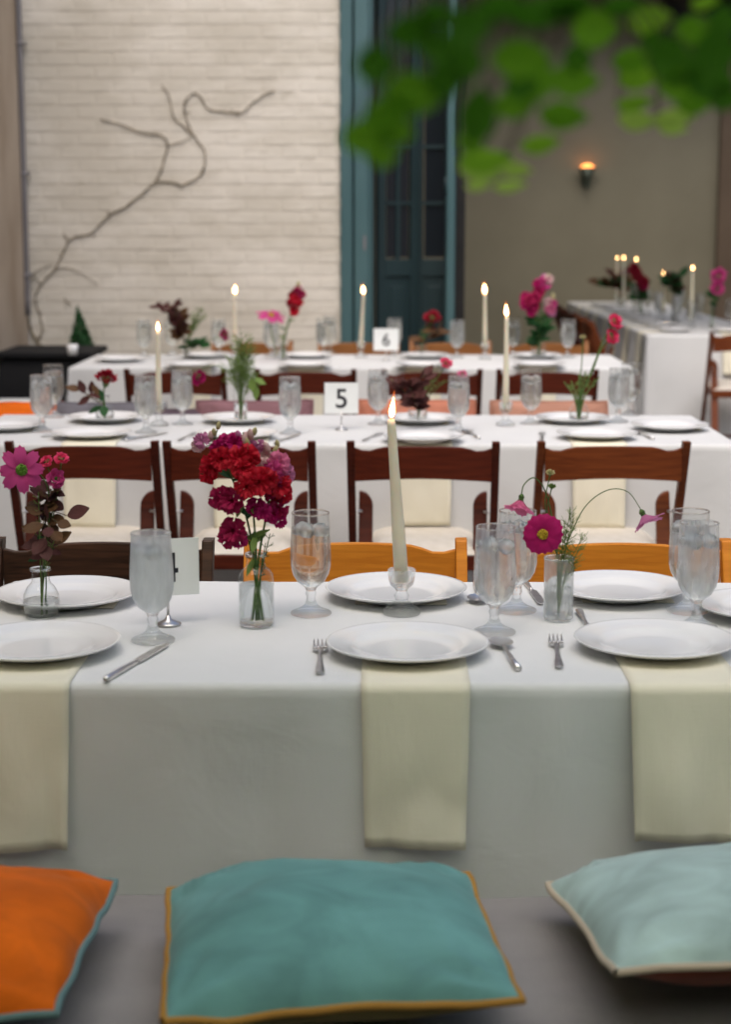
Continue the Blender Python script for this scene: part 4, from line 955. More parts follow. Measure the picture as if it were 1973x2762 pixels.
def pompom(label, base, head, r, mat, face=(0,-0.3,1), group='small pompom flowers in the vases', bend=(0,0,0), sr=0.0012, cat='flower', name='pompom_flower', pts=None):
    t = thing(name, label, cat, base, 0, group)
    if pts is None: stem_to(t, base, head, bend, sr)
    else:
        q = spline([Vector(p)-Vector(base) for p in pts], 7); link('stem', MB().tube(q, sr, 6).mesh('stem', m_stem), t)
    if mat.name not in RF: RF[mat.name] = ruffle_mesh(3, mat)
    h = Vector(head)-Vector(base); B = Matrix.Translation(h) @ basis(face, U(0,6)) @ Matrix.Scale(r, 4)
    link('blossom', RF[mat.name], t, mat4=B)
    link('calyx', MB().lathe([(0,-0.9),(0.22,-0.8),(0.42,-0.2),(0.55,0.1),(0,0.2)], 10).mesh('calyx', m_stem), t, mat4=B)
    return t
def vase(kind, xy, label, group='glass bud vases on the tables', sc=1.0):
    t = thing('bud_vase', label, 'vase', (xy[0], xy[1], Z+0.002), 0, group); t.scale = (sc,)*3
    if kind == 'bottle':
        p = [(0,0.001),(0.026,0.001),(0.0295,0.004),(0.0300,0.010),(0.0300,0.080),(0.0285,0.089),(0.0235,0.096),(0.0175,0.1005),(0.0160,0.106),(0.0158,0.123)]; lv = 0.072; lip = 0.0185
    elif kind == 'round':
        p = [(0,0.001),(0.022,0.001),(0.0305,0.010),(0.0320,0.026),(0.0300,0.040),(0.0240,0.052),(0.0165,0.060),(0.0150,0.066),(0.0148,0.084)]; lv = 0.030; lip = 0.0175
    elif kind == 'cyl':
        p = [(0,0.001),(0.022,0.001),(0.0245,0.003)] + [(0.0245,0.003+0.104*k/6) for k in range(1,7)]; lv = 0.055; lip = 0.026
    else:
        p = [(0,0.001),(0.019,0.001),(0.021,0.003),(0.0225,0.145)]; lv = 0.06; lip = 0.0235
    zt = p[-1][1]
    if kind == 'cyl':
        b = MB(); n = 48
        for r, z in p: pass
        rings = [[(r*(1+(0.035 if (k % 2) and r > 0.02 else 0))*math.cos(2*math.pi*k/n), r*(1+(0.035 if (k % 2) and r > 0.02 else 0))*math.sin(2*math.pi*k/n), z) for k in range(n+1)] for r, z in p]
        b.grid(rings); link('glass_body', b.mesh('glass_body', m_rib, True), t)
    else: link('glass_body', MB().lathe(p, 32).mesh('glass_body', m_bottle), t)
    link('lip', MB().lathe([(p[-1][0]-0.0006,zt-0.003),(lip,zt-0.003),(lip+0.0006,zt-0.0005),(lip,zt+0.002),(p[-1][0]-0.0006,zt+0.002),(p[-1][0]-0.0006,zt-0.003)], 28).mesh('lip', m_rim), t)
    if kind != 'cyl': link('base_glass', MB().lathe([(0,0.0012),(p[1][0]*0.99,0.0012),(p[2][0]*0.97,0.0045),(p[1][0]*0.8,0.0055),(0,0.007)], 28).mesh('base_glass', m_rim), t)
    wp = [(0,0.0075)] + [(max(r-0.0016,0.001), max(z,0.0078)) for r, z in p[1:] if z < lv]; rl = wp[-1][0]
    wp += [(rl, lv), (0, lv)]
    link('water', MB().lathe(wp, 32).mesh('water', m_water), t)
    return t

# ============================================================ nearest table
N = 'dinner plates on the nearest table'
plate((0.0396, 2.5678), 'white dinner plate at the near place setting with the leaning candle behind it', N)
plate((-0.5459, 2.5675), 'white dinner plate at the near left, in front of the pink cosmos vase', N)
plate((0.436, 2.5924), 'white dinner plate at the near right, in front of the ribbed glass vase', N)
plate((-0.5676, 2.9283), 'white dinner plate on the far side of the near table behind the round bud vase', N)
plate((0.0248, 2.9687), 'white dinner plate on the far side of the near table directly behind the leaning candle', N)
plate((0.4306, 2.9883), 'white dinner plate between the ribbed vase and the pair of right goblets', N)
plate((0.6753, 2.836), 'white dinner plate cut off by the right edge at the end of the near table', N)
NG = 'cream napkins on the nearest table'
napkin_hang('cream napkin hanging over the table edge in the middle, above the teal pillow', (0.0494, 2.5942)[0], (0.0532, 2.6382)[1], 2.397, 0.247, 0.162, NG, -1, 1.1)
napkin_hang('cream napkin hanging over the table edge at the far left, above the orange pillow', -0.545, (-0.5934, 2.6314)[1], 2.397, 0.252, 0.162, NG, -1, 2.3)
napkin_hang('cream napkin hanging over the table edge at the right, above the pale teal pillow', (0.4505, 2.5984)[0], (0.4769, 2.6426)[1], 2.397, 0.235, 0.168, NG, -1, 3.7, skew=0.004)
napkin_fold('cream napkin under the plate behind the round bud vase', (-0.5594, 2.947), 0.165, 0.14, NG)
napkin_fold('cream napkin under the plate behind the leaning candle', (0.0333, 2.9831), 0.165, 0.14, NG)
napkin_fold('cream napkin under the plate behind the ribbed vase', (0.4438, 3.0025), 0.165, 0.14, NG)
GG = 'water goblets on the nearest table'
goblet((-0.3747, 2.6427), 'fogged goblet in front of the number 4 card', GG, 2)
goblet((-0.1248, 2.8376), 'clear goblet of ice water between the snapdragon bottle and the candle', GG, 0)
goblet((0.1864, 2.7035), 'misted goblet in front, right of the leaning candle', GG, 1)
goblet((0.2356, 2.8621), 'misted goblet half hidden behind the one right of the candle', GG, 1)
goblet((0.536, 2.8617), 'clear goblet of the right pair, the one behind', GG, 0)
goblet((0.5295, 2.745), 'misted goblet of the right pair, the one in front', GG, 1)
cx = (0.0334, 2.8393)
candle_set(cx, (0.0141, 2.79, 1.0977), 'tall leaning ivory taper candle burning on the nearest table', 'cut-glass candle holder under the tall leaning candle', 'burning taper candles', 'glass candle holders', fs=0.85, r0=0.0125, r1=0.0075)
number_card((-0.364, 2.7551), rad(16), '4', 'white number 4 card half hidden behind the fogged goblet', 0.108, 0.098, 0.050, 0.070, 0.002)
CG = 'silver cutlery on the nearest table'
fork((-0.0976, 2.5307), rad(2), 'silver fork left of the middle near plate', CG)
fork((0.2773, 2.5681), rad(-4), 'silver fork left of the right near plate', CG)
knife((-0.3805, 2.5005), rad(-17), 'silver knife lying below the fogged goblet', CG)
spoon((0.1978, 2.5532), rad(6), 'silver spoon right of the middle near plate', CG)
knife((0.2759, 3.0238), rad(184), 'dark-reflecting silver knife between the two far plates beside the ribbed vase', CG)
spoon((0.1744, 2.9997), rad(178), 'silver spoon right of the far plate behind the candle', CG)
fork((0.3451, 2.7657), rad(180), 'silver fork beside the base of the ribbed vase', CG)

# --- round vase with pink cosmos and burgundy foliage
va = (-0.5911, 2.8123); vb = (va[0], va[1], Z+0.012); ya = va[1]
vase('round', va, 'round-bellied clear bud vase at the left with burgundy foliage')
cosmos('pink cosmos with a green centre at the far left', vb, (-0.6102, 2.78, 1.0132), (0.10,-1,0.12), 0.0385, m_dpink, m_gcen, 8, 0.05, (0.0,0,0), ctr=0.27, wid=0.95, pts=[vb, (-0.5891, 2.83, 0.8265), (-0.5733, 2.82, 0.9393), (-0.5831, 2.82, 0.9942), (-0.6094, 2.79, 1.0118)])
pompom('hot pink pompom flower, upper one beside the pink cosmos', vb, (-0.5465, 2.8, 1.0289), 0.0125, m_hot, (0.3,-0.5,1), pts=[vb, (-0.5911, 2.84, 0.8244), (-0.5583, 2.82, 0.9707), (-0.5466, 2.8, 1.0235)])
pompom('hot pink pompom flower close to the pink cosmos petals', vb, (-0.5752, 2.82, 1.0215), 0.0115, m_hot, (-0.4,-0.6,0.8), pts=[vb, (-0.5927, 2.84, 0.8244), (-0.5668, 2.83, 0.9613), (-0.5754, 2.82, 1.0176)])
pompom('pink pompom flower, lower one facing the front', vb, (-0.5567, 2.8, 0.9957), 0.0150, m_dpink, (0.2,-1,0.2), pts=[vb, (-0.5911, 2.84, 0.8244), (-0.5706, 2.83, 0.9376), (-0.5624, 2.82, 0.9895)])
fronds('wispy green fronds among the burgundy foliage at the left', vb, [(-0.5875, 2.8, 0.9723), (-0.5632, 2.8, 0.888)], hair=7, hl=0.012)
leafy('burgundy foliage stem in the round bud vase', vb, [vb, (-0.5944, 2.84, 0.8204), (-0.5885, 2.84, 0.8803), (-0.5805, 2.83, 0.9455), (-0.5726, 2.83, 0.9731)],
      [((-0.5426, 2.82, 0.9276), (1,0,0.35), 0.036), ((-0.5561, 2.8, 0.9193), (0.9,-.2,-.2), 0.022), ((-0.5849, 2.8, 0.9349), (-0.8,-0.3,0.4), 0.026), ((-0.5775, 2.78, 0.919), (-1,-.2,-0.3), 0.032), ((-0.5623, 2.79, 0.9055), (0.5,-.6,-.4), 0.027),
       ((-0.5744, 2.78, 0.8956), (-0.4,-0.6,-0.6), 0.034), ((-0.5881, 2.8, 0.884), (-1,0,-0.25), 0.030), ((-0.5695, 2.78, 0.9306), (0.1,-0.5,0.9), 0.026), ((-0.5633, 2.8, 0.884), (0.8,0,0.5), 0.032), ((-0.5795, 2.8, 0.8643), (-0.8,-.2,-0.2), 0.024),
       ((-0.5731, 2.82, 0.9433), (0.8,0,0.5), 0.018), ((-0.5896, 2.8, 0.9075), (-0.9,-.3,0.2), 0.026), ((-0.5656, 2.77, 0.9169), (0.1,-1,-.5), 0.026), ((-0.5743, 2.77, 0.8859), (0.3,-.6,-.8), 0.028), ((-0.57, 2.8, 0.8707), (0.7,-.3,-.2), 0.02)], [m_burg, m_burg, m_brleaf], r=0.0018, wid=0.72, grow=1.12, extra=34, esize=0.023)
leafy('dark green leafy stem in the round bud vase', vb, [(vb[0]+0.006, vb[1], vb[2]), (-0.5875, 2.84, 0.8164), (-0.5957, 2.85, 0.8664)], [((-0.5848, 2.82, 0.8723), (-.2,-.4,0.6), 0.03), ((-0.5915, 2.82, 0.8564), (-.6,-.4,-.2), 0.024), ((-0.5776, 2.82, 0.8524), (0.4,-.4,0.6), 0.028)], m_dgreen, smat=m_stem)

# --- bottle with snapdragons
vb_ = (-0.2135, 2.7502); vb = (vb_[0], vb_[1], Z+0.012); YS = vb_[1]
vase('bottle', vb_, 'clear apothecary bottle vase holding the red snapdragons')
N1 = (vb_[0]-0.003, YS, Z+0.118); N2 = (vb_[0]+0.005, YS, Z+0.118); N3 = (vb_[0]+0.001, YS-0.006, Z+0.118)
snapdragon('red snapdragon stem leaning left in the bottle vase', (vb[0]+0.004, YS, vb[2]), [(vb[0]+0.004, YS, vb[2]), N1, (-0.2319, 2.77, 0.9407), (-0.2576, 2.77, 1.0099), (-0.2833, 2.77, 1.0594)],
   [((-0.2861, 2.755, 1.0272),0.0240,m_red), ((-0.2684, 2.745, 1.0378),0.0231,m_red), ((-0.2929, 2.76, 1.0098),0.0185,m_red), ((-0.2714, 2.75, 0.9709),0.0240,m_crim), ((-0.2509, 2.74, 0.9672),0.0259,m_crim), ((-0.3037, 2.77, 1.0647),0.0157,m_lilac), ((-0.2711, 2.76, 1.0524),0.0204,m_mag), ((-0.311, 2.78, 1.0543),0.0130,m_blush), ((-0.2597, 2.76, 1.0608),0.0204,m_mag)],
   [((-0.283, 2.77, 1.0784),0.009,m_bud), ((-0.2753, 2.77, 1.0898),0.008,m_bud), ((-0.2884, 2.77, 1.0723),0.0099,m_blush)])
snapdragon('red snapdragon stem standing upright in the bottle vase', vb, [vb, N3, (-0.2173, 2.75, 0.9519), (-0.2255, 2.75, 1.0205), (-0.2331, 2.76, 1.0797)],
   [((-0.2406, 2.735, 1.0377),0.0250,m_red), ((-0.2245, 2.74, 1.0431),0.0240,m_red), ((-0.2324, 2.725, 1.0226),0.0212,m_red), ((-0.22, 2.735, 1.009),0.0240,m_red), ((-0.2051, 2.725, 1.003),0.0286,m_red), ((-0.2245, 2.715, 0.9955),0.0231,m_red), ((-0.1901, 2.735, 1.0061),0.0204,m_red), ((-0.2475, 2.75, 1.0621),0.0204,m_mag), ((-0.2188, 2.765, 1.0526),0.0166,m_lilac), ((-0.2104, 2.74, 0.9574),0.0204,m_mag), ((-0.2004, 2.735, 0.9507),0.0176,m_mag)],
   [((-0.2265, 2.75, 1.0621),0.012,m_bud), ((-0.2204, 2.75, 1.0772),0.0121,m_blush), ((-0.2302, 2.75, 1.0696),0.0132,m_blush), ((-0.2135, 2.75, 1.0825),0.009,m_bud), ((-0.2399, 2.75, 1.0749),0.0110,m_lilac)])
snapdragon('pink and red snapdragon stem leaning right in the bottle vase', (vb[0]-0.006, YS, vb[2]), [(vb[0]-0.006, YS, vb[2]), N2, (-0.1968, 2.78, 0.9391), (-0.1871, 2.78, 1.0008), (-0.1806, 2.78, 1.043)],
   [((-0.175, 2.76, 1.0267),0.0240,m_pink), ((-0.1827, 2.75, 1.0145),0.0240,m_dpink), ((-0.1667, 2.77, 1.01),0.0220,m_lilac), ((-0.2003, 2.765, 1.0221),0.0185,m_blush), ((-0.1886, 2.755, 0.9878),0.0240,m_crim), ((-0.1732, 2.75, 0.9917),0.0240,m_red), ((-0.1678, 2.76, 0.9771),0.0204,m_red), ((-0.1726, 2.76, 0.9541),0.0204,m_crim), ((-0.1859, 2.765, 0.9417),0.0194,m_mag), ((-0.1737, 2.775, 0.9284),0.0147,m_mag), ((-0.1985, 2.775, 1.0398),0.0147,m_blush), ((-0.2056, 2.77, 1.0557),0.0130,m_lilac)],
   [((-0.1806, 2.78, 1.0468),0.010,m_bud), ((-0.1774, 2.78, 1.0583),0.008,m_bud), ((-0.195, 2.77, 1.0519),0.0132,m_blush)])
snapdragon('short crimson snapdragon low on the left of the bottle vase', (vb[0]+0.01, YS-0.004, vb[2]), [(vb[0]+0.01, YS-0.004, vb[2]), N1, (-0.2271, 2.77, 0.8943), (-0.2444, 2.76, 0.9078)],
   [((-0.2506, 2.745, 0.9159),0.0268,m_crim), ((-0.2592, 2.755, 0.9033),0.0212,m_crim), ((-0.2421, 2.75, 0.9012),0.0185,m_mag)], leaves=3)
fronds('curly green tendrils at the neck of the bottle vase', (vb[0]+0.002, YS, vb[2]), [(-0.1904, 2.77, 0.906), (-0.1975, 2.76, 0.8924), (-0.23, 2.77, 0.9098)], hair=5, hl=0.014, r=0.0015, mat=m_stem)

# --- ribbed vase with magenta cosmos
vc = (0.3029, 2.8015); vb = (vc[0], vc[1], Z+0.012); YC = vc[1]
vase('cyl', vc, 'ribbed clear glass cylinder vase holding the magenta cosmos')
NK = (0.304, 2.83, 0.8483)
cosmos('large magenta cosmos with a yellow centre facing the front', vb, (0.2708, 2.77, 0.9061), (-0.06,-1,0.10), 0.0345, m_mag, m_yel, 9, 0.06, wid=1.55, ctr=0.27, pts=[vb, NK, (0.2932, 2.82, 0.874), (0.2738, 2.785, 0.9018)])
cosmos('pink cosmos drooping left of the magenta one', vb, (0.2359, 2.8, 0.9628), (-0.25,-0.35,-1), 0.034, m_pink, m_stem, 8, 0.80, pts=[vb, NK, (0.2849, 2.83, 0.9549), (0.2607, 2.81, 0.9954), (0.2409, 2.8, 0.9869), (0.2358, 2.8, 0.9675)], wid=1.15, ctr=0.13)
cosmos('pink cosmos drooping at the end of a long arching stem', vb, (0.4526, 2.86, 0.9264), (0.45,-0.25,-0.8), 0.036, m_lilac, m_stem, 8, 0.70, pts=[vb, NK, (0.3215, 2.84, 0.8821), (0.351, 2.85, 0.9398), (0.3906, 2.86, 0.9675), (0.4258, 2.86, 0.9644), (0.4509, 2.86, 0.9312)], wid=1.15, ctr=0.13, sr=0.0011)
pompom('small closed cosmos bud above the magenta cosmos', vb, (0.2871, 2.83, 1.0018), 0.0075, m_bud, (0,-.2,1), pts=[vb, NK, (0.2805, 2.83, 0.9392), (0.2864, 2.83, 0.9971)], name='flower_bud', sr=0.001)
pompom('round green bud just above the magenta cosmos', vb, (0.2896, 2.82, 0.9799), 0.0065, m_frond, (0,-.2,1), pts=[vb, NK, (0.2838, 2.83, 0.9313), (0.2889, 2.82, 0.9753)], name='flower_bud', sr=0.001)
fronds('feathery green fronds spilling from the ribbed vase', vb, [(0.3285, 2.82, 0.9253), (0.319, 2.8, 0.9054), (0.3375, 2.79, 0.8799), (0.3292, 2.78, 0.8585), (0.325, 2.84, 0.9375), (0.3143, 2.83, 0.9156), (0.3421, 2.8, 0.8976)], hair=11, hl=0.020, r=0.0011)

# ============================================================ second table
N = 'dinner plates on the second table'
for xy, l in (((-0.9318, 5.2814), 'white plate on the second table in front of the carnation bud vase'), ((-0.4634, 5.2684), 'white plate on the second table just above the red snapdragons'), ((0.1269, 5.2008), 'white plate on the second table in front of the burgundy foliage'), ((0.6823, 5.2787), 'white plate on the second table in front of the green bud vase with pink tips'),
              ((-0.9613, 5.736), 'white plate behind the carnation bud vase on the second table'), ((-0.4978, 5.7128), 'white plate behind the tall glass of feathery green stems'), ((0.1349, 5.7069), 'white plate behind the burgundy foliage on the second table'), ((0.6545, 5.7266), 'white plate on the second table behind the green bud vase'),
              ((-1.2488, 5.4899), 'white plate cut off by the left edge on the second table'), ((0.9529, 5.5098), 'white plate alone at the right end of the second table')):
    plate(xy, l, N)
NG = 'cream napkins on the second table'
for u, l, dr, sd in ((193, 'cream napkin hanging from the second table behind the pink cosmos', 0.262, 1.0), (530, 'cream napkin hanging from the second table behind the red snapdragons', 0.27, 2.0), (944, 'cream napkin hanging from the second table behind the leaning near candle', 0.255, 3.0), (1334, 'cream napkin hanging from the second table behind the arching cosmos stem', 0.262, 4.0)):
    xx = (u-850)/718.0; napkin_hang(l, xx, 5.36, 5.150, dr, 0.172, NG, -1, sd)
for xy, l in (((-0.9613, 5.7715), 'cream napkin under the plate behind the carnation'), ((-0.5012, 5.7487), 'cream napkin under the plate behind the feathery green glass'), ((0.1357, 5.74), 'cream napkin under the plate behind the burgundy foliage'), ((0.6561, 5.7735), 'cream napkin under the plate behind the green bud vase'), ((0.9716, 5.5793), 'cream napkin under the plate at the right end of the second table'), ((-1.2478, 5.5166), 'cream napkin under the plate at the left end of the second table')):
    napkin_fold(l, xy, 0.18, 0.17, NG)
GG = 'water goblets on the second table'
for xy, l, m_ in (((-1.1222, 5.4427), 'front goblet of the far-left pair on the second table', 1), ((-1.1623, 5.8537), 'rear goblet of the far-left pair on the second table', 0), ((-0.7749, 5.4095), 'goblet beside the left candle of the second table', 1), ((-0.6825, 5.6391), 'goblet right of the left second-table candle', 1), ((-0.3015, 5.3902), 'goblet left of the number 5 card', 1),
                  ((-0.0159, 5.6491), 'goblet just right of the number 5 card', 1), ((0.2483, 5.4368), 'goblet right of the burgundy foliage', 1), ((0.5063, 5.6749), 'goblet right of the second-table right candle', 0), ((0.8117, 5.7262), 'front goblet of the right-end pair on the second table', 1), ((0.8851, 5.9426), 'rear goblet of the right-end pair on the second table', 0)):
    goblet(xy, l, GG, m_, 1.03)
candle_set((-0.7574, 5.5989), (-0.7412, 5.5, 1.0752), 'taper candle at the left of the second table', 'glass holder of the left second-table candle', 'burning taper candles', 'glass candle holders')
candle_set((0.4162, 5.62), (0.4097, 5.55, 1.1217), 'taper candle at the right of the second table', 'glass holder of the right second-table candle', 'burning taper candles', 'glass candle holders')
number_card((-0.1368, 5.4966), rad(0), '5', 'white number 5 card standing on the second table', 0.112, 0.102, 0.054, 0.090)
CG = 'silver cutlery on the second table'
for f, xy, rz, l in ((knife, (-0.7582, 5.2904), -0.5, 'silver knife in front of the left second-table candle'), (fork, (-0.6252, 5.2918), -0.2, 'silver fork left of the plate above the snapdragons'), (knife, (-0.3039, 5.2488), -0.3, 'silver knife below the goblet left of the number 5'), (fork, (-0.035, 5.2873), -0.3, 'silver fork left of the plate before the burgundy foliage'), (spoon, (0.2889, 5.3508), 0.2, 'dark spoon right of the plate before the burgundy foliage'),
                     (fork, (0.5118, 5.3169), -0.1, 'silver fork left of the plate before the green bud vase'), (spoon, (0.8389, 5.3384), 0.2, 'silver spoon right of the plate before the green bud vase'), (fork, (-1.0543, 5.3643), -0.4, 'silver fork left of the plate before the carnation')):
    f(xy, rz, l, CG)
# bud vases of the second table
q = (-0.9624, 5.7302); b = (q[0], q[1], Z+0.012); y2 = q[1]
vase('round', q, 'small round bud vase with the dark red carnation', sc=1.05)
pompom('dark red carnation on the second table', b, (-0.9245, 5.55, 0.9171), 0.036, m_darkred, (0.15,-0.2,1), 'carnations', pts=[b, (-0.9323, 5.55, 0.8253), (-0.9334, 5.55, 0.8712), (-0.9263, 5.55, 0.9094)], name='carnation', sr=0.003)
leafy('bronze leafy sprig beside the dark red carnation', b, [b, (-0.9346, 5.55, 0.8253), (-0.9672, 5.5, 0.8572), (-1.0154, 5.5, 0.895)], [((-1.0043, 5.5, 0.8837),(-1,0,.2),0.05),((-0.9859, 5.48, 0.8743),(-.3,-.3,.9),0.05),((-0.9709, 5.5, 0.861),(-.6,0,-.4),0.05),((-0.9668, 5.5, 0.8723),(.1,-.3,1),0.045),((-0.9426, 5.5, 0.8686),(-.5,-.2,.8),0.04),((-0.9368, 5.5, 0.861),(-.4,-.4,0.1),0.05)], [m_brleaf, m_burg], r=0.003)
leafy('green leaves at the neck of the carnation bud vase', b, [b, (-0.9348, 5.55, 0.8176), (-0.9391, 5.55, 0.8559)], [((-0.9346, 5.53, 0.8427),(-.2,-.3,.7),0.05),((-0.9262, 5.5, 0.8306),(.1,-.5,-.5),0.05),((-0.9389, 5.53, 0.8274),(-.5,-.2,-.3),0.05)], m_dgreen, smat=m_stem)
q = (-0.4898, 5.7079); b = (q[0], q[1], Z+0.012)
vase('tall', q, 'tall straight glass of feathery green stems on the second table', sc=1.08)
fronds('tall feathery green stems on the second table', b, [(-0.4647, 5.5, 1.05), (-0.4404, 5.52, 1.011), (-0.4826, 5.48, 0.9914), (-0.4537, 5.5, 1.0275), (-0.4286, 5.5, 0.9221), (-0.5036, 5.5, 0.9597), (-0.4466, 5.45, 0.9714)], hair=14, hl=0.052, r=0.0026)
pompom('pink flower head drooping left of the feathery green glass', b, (-0.6114, 5.5, 0.9257), 0.026, m_mag, (0.7,-.5,-.3), pts=[b, (-0.4785, 5.5, 0.8615), (-0.5188, 5.5, 0.9522), (-0.5866, 5.5, 0.9597), (-0.6059, 5.5, 0.9332)], sr=0.0012)
leafy('loose green sprig hanging right of the feathery green glass', b, [b, (-0.4629, 5.5, 0.8918), (-0.4284, 5.5, 0.9372), (-0.4176, 5.5, 0.8918)], [((-0.4271, 5.5, 0.9221),(.8,0,-.4),0.045),((-0.4213, 5.5, 0.8994),(0,0,-1),0.05),((-0.4361, 5.5, 0.9221),(.2,-.2,-1),0.05)], m_frond, smat=m_stem)
q = (0.1218, 5.7679); b = (q[0], q[1], Z+0.012)
vase('round', q, 'small round bud vase with burgundy foliage on the second table', sc=1.1)
for k in range(4):
    leafy(['burgundy foliage sprig spreading far left', 'burgundy foliage sprig standing upright', 'burgundy foliage sprig in the middle of the cluster', 'burgundy foliage sprig hanging low over its vase'][k], b, [b, (0.1163, 5.52, 0.8182), [(0.0755, 5.5, 0.8746), (0.114, 5.5, 0.8978), (0.0944, 5.48, 0.8843), (0.1057, 5.46, 0.8478)][k], [(0.0252, 5.5, 0.9209), (0.1407, 5.5, 0.9364), (0.0788, 5.48, 0.9228), (0.0976, 5.44, 0.8729)][k]], 16, [m_burg], size=0.044, wid=0.7, r=0.0025)
fronds('thin yellow-green stems right of the burgundy foliage', b, [(0.2063, 5.5, 0.9172), (0.1639, 5.5, 0.921), (0.1831, 5.5, 0.9288)], hair=4, hl=0.016, r=0.0022)
pompom('bright pink pompom above the burgundy foliage', b, (0.2082, 5.5, 0.9719), 0.020, m_hot, (0.2,-.6,.7), pts=[b, (0.1302, 5.52, 0.8338), (0.1679, 5.5, 0.9056), (0.206, 5.5, 0.9635)], sr=0.0016)
pompom('pale pink pompom at the rim of the goblet by the burgundy foliage', b, (0.2632, 5.5, 0.935), 0.016, m_pink, (0.2,-.6,.7), pts=[b, (0.1302, 5.52, 0.8338), (0.1987, 5.5, 0.9056), (0.2602, 5.5, 0.9288)], sr=0.0014)
q = (0.6756, 5.7179); b = (q[0], q[1], Z+0.012)
vase('round', q, 'small bud vase of green stems near the right end of the second table', sc=1.1)
pompom('hot pink flower on the tallest stem at the right, upper one', b, (0.7674, 5.55, 1.1058), 0.027, m_hot, (0.5,-.4,.4), pts=[b, (0.6543, 5.55, 0.839), (0.7041, 5.55, 0.9714), (0.7296, 5.55, 1.041), (0.7629, 5.55, 1.1012)], sr=0.0022)
pompom('hot pink flower on the tall stem at the right, lower one', b, (0.7586, 5.55, 1.0565), 0.027, m_hot, (0.5,-.4,.2), pts=[b, (0.6528, 5.55, 0.839), (0.6971, 5.55, 0.9403), (0.7226, 5.55, 1.0101), (0.7532, 5.55, 1.0534)], sr=0.0022)
fronds('upright green stems in the right bud vase of the second table', b, [(0.5993, 5.5, 0.9107), (0.7143, 5.5, 0.9254), (0.6487, 5.5, 0.9369), (0.6678, 5.5, 0.9446), (0.6223, 5.5, 0.9138), (0.6859, 5.52, 0.9313)], hair=3, hl=0.02, r=0.0042, mat=m_frond)
pompom('yellow-green bud on a thin stem above the right bud vase', b, (0.6635, 5.55, 1.0549), 0.010, m_bud, (0,-.2,1), pts=[b, (0.6543, 5.55, 0.839), (0.6615, 5.55, 0.9713), (0.6637, 5.55, 1.0487)], name='flower_bud', sr=0.002)

# ============================================================ third table
N = 'dinner plates on the third table'
for xy, l in (((-1.3129, 8.3089), 'white plate at the left end of the third table'), ((-0.9216, 7.9764), 'white plate on the near side of the third table below the dark foliage'), ((-0.375, 7.9821), 'white plate on the near side of the third table below the red snapdragon'), ((-0.9053, 8.5535), 'white plate on the far side of the third table below the green fern'), ((-0.3901, 8.5589), 'white plate on the far side of the third table left of the middle candle'),
              ((0.1871, 7.9804), 'white plate on the near side of the third table right of the number 6 card'), ((0.7481, 8.0138), 'white plate on the near side of the third table below the pink snapdragons'), ((0.2119, 8.5389), 'white plate on the far side of the third table before the doorway'), ((0.785, 8.5449), 'white plate on the far side of the third table behind the right candle')):
    plate(xy, l, N)
NG = 'cream napkins on the third table'
for u, l in ((430, 'cream napkin hanging from the third table at the left'), (680, 'cream napkin hanging from the third table behind the number 5 card'), (940, 'cream napkin hanging from the third table behind the burgundy foliage'), (1195, 'cream napkin hanging from the third table at the right')):
    napkin_hang(l, (u-850)/462.0, 8.2, 8.0, 0.25, 0.172, NG, -1, u)
GG = 'water goblets on the third table'
for xy, l, m_ in (((-1.2278, 8.5666), 'goblet at the left of the third table left of the dark foliage', 1), ((-1.1026, 8.7212), 'goblet under the dark foliage on the third table', 0), ((-0.8472, 8.616), 'goblet left of the tall left candle on the third table', 1), ((-0.5752, 8.5734), 'goblet under the pink cosmos on the third table', 1), ((-0.3096, 8.6984), 'goblet against the brick wall left of the door frame', 0),
                  ((0.0602, 8.7047), 'goblet behind the number 6 card', 1), ((0.3797, 8.5524), 'goblet in front of the teal edge-on door', 1), ((0.6739, 8.6795), 'goblet right of the right third-table candle', 0), ((0.9512, 8.5891), 'goblet at the right end of the third table', 1), ((-0.2824, 8.8562), 'goblet just beside the door frame on the third table', 1)):
    goblet(xy, l, GG, m_, 1.08, True)
candle_set((-0.7503, 8.4528), (-0.7435, 8.4, 1.0804), 'left taper candle of the third table before the brick wall', 'glass holder of the left third-table candle', 'burning taper candles', 'glass candle holders', fs=1.35)
candle_set((-0.1127, 8.5783), (-0.0977, 8.4, 1.0807), 'middle taper candle of the third table before the teal door frame', 'glass holder of the middle third-table candle', 'burning taper candles', 'glass candle holders', fs=1.35)
candle_set((0.5187, 8.4781), (0.51, 8.4, 1.0811), 'right taper candle of the third table before the taupe wall', 'glass holder of the right third-table candle', 'burning taper candles', 'glass candle holders', fs=1.35)
number_card((0.0158, 8.369), rad(0), '6', 'blurred white number 6 card on the third table', 0.125, 0.11, 0.05, 0.085)
q = (-1.013, 8.5689); b = (q[0], q[1], Z+0.012)
vase('tall', q, 'clear glass of dark foliage and fern on the third table', sc=0.75)
for k in range(3):
    leafy(['dark foliage sprig curling over the left of the third table', 'dark foliage sprig standing left of the green fern', 'dark foliage sprig bending down by its goblet'][k], b, [b, (-0.9967, 8.35, 0.8694), [(-1.0352, 8.35, 0.9489), (-1.0234, 8.35, 0.9716), (-1.013, 8.35, 0.9148)][k], [(-1.1247, 8.35, 1.0337), (-1.0621, 8.35, 1.0338), (-1.0291, 8.35, 0.9716)][k]], 14, [m_burg, m_burg, m_brleaf], size=0.062, wid=0.7, r=0.004)
fronds('light green fern on the third table', b, [(-0.9088, 8.35, 1.0056), (-0.9323, 8.35, 0.9603), (-0.9502, 8.35, 0.9149), (-0.8979, 8.35, 0.9716)], hair=10, hl=0.04, r=0.003)
leafy('low dark green leaves on the third table', b, [b, (-0.9688, 8.35, 0.8352), (-0.8887, 8.35, 0.8353)], 10, m_dgreen, size=0.06, r=0.003)
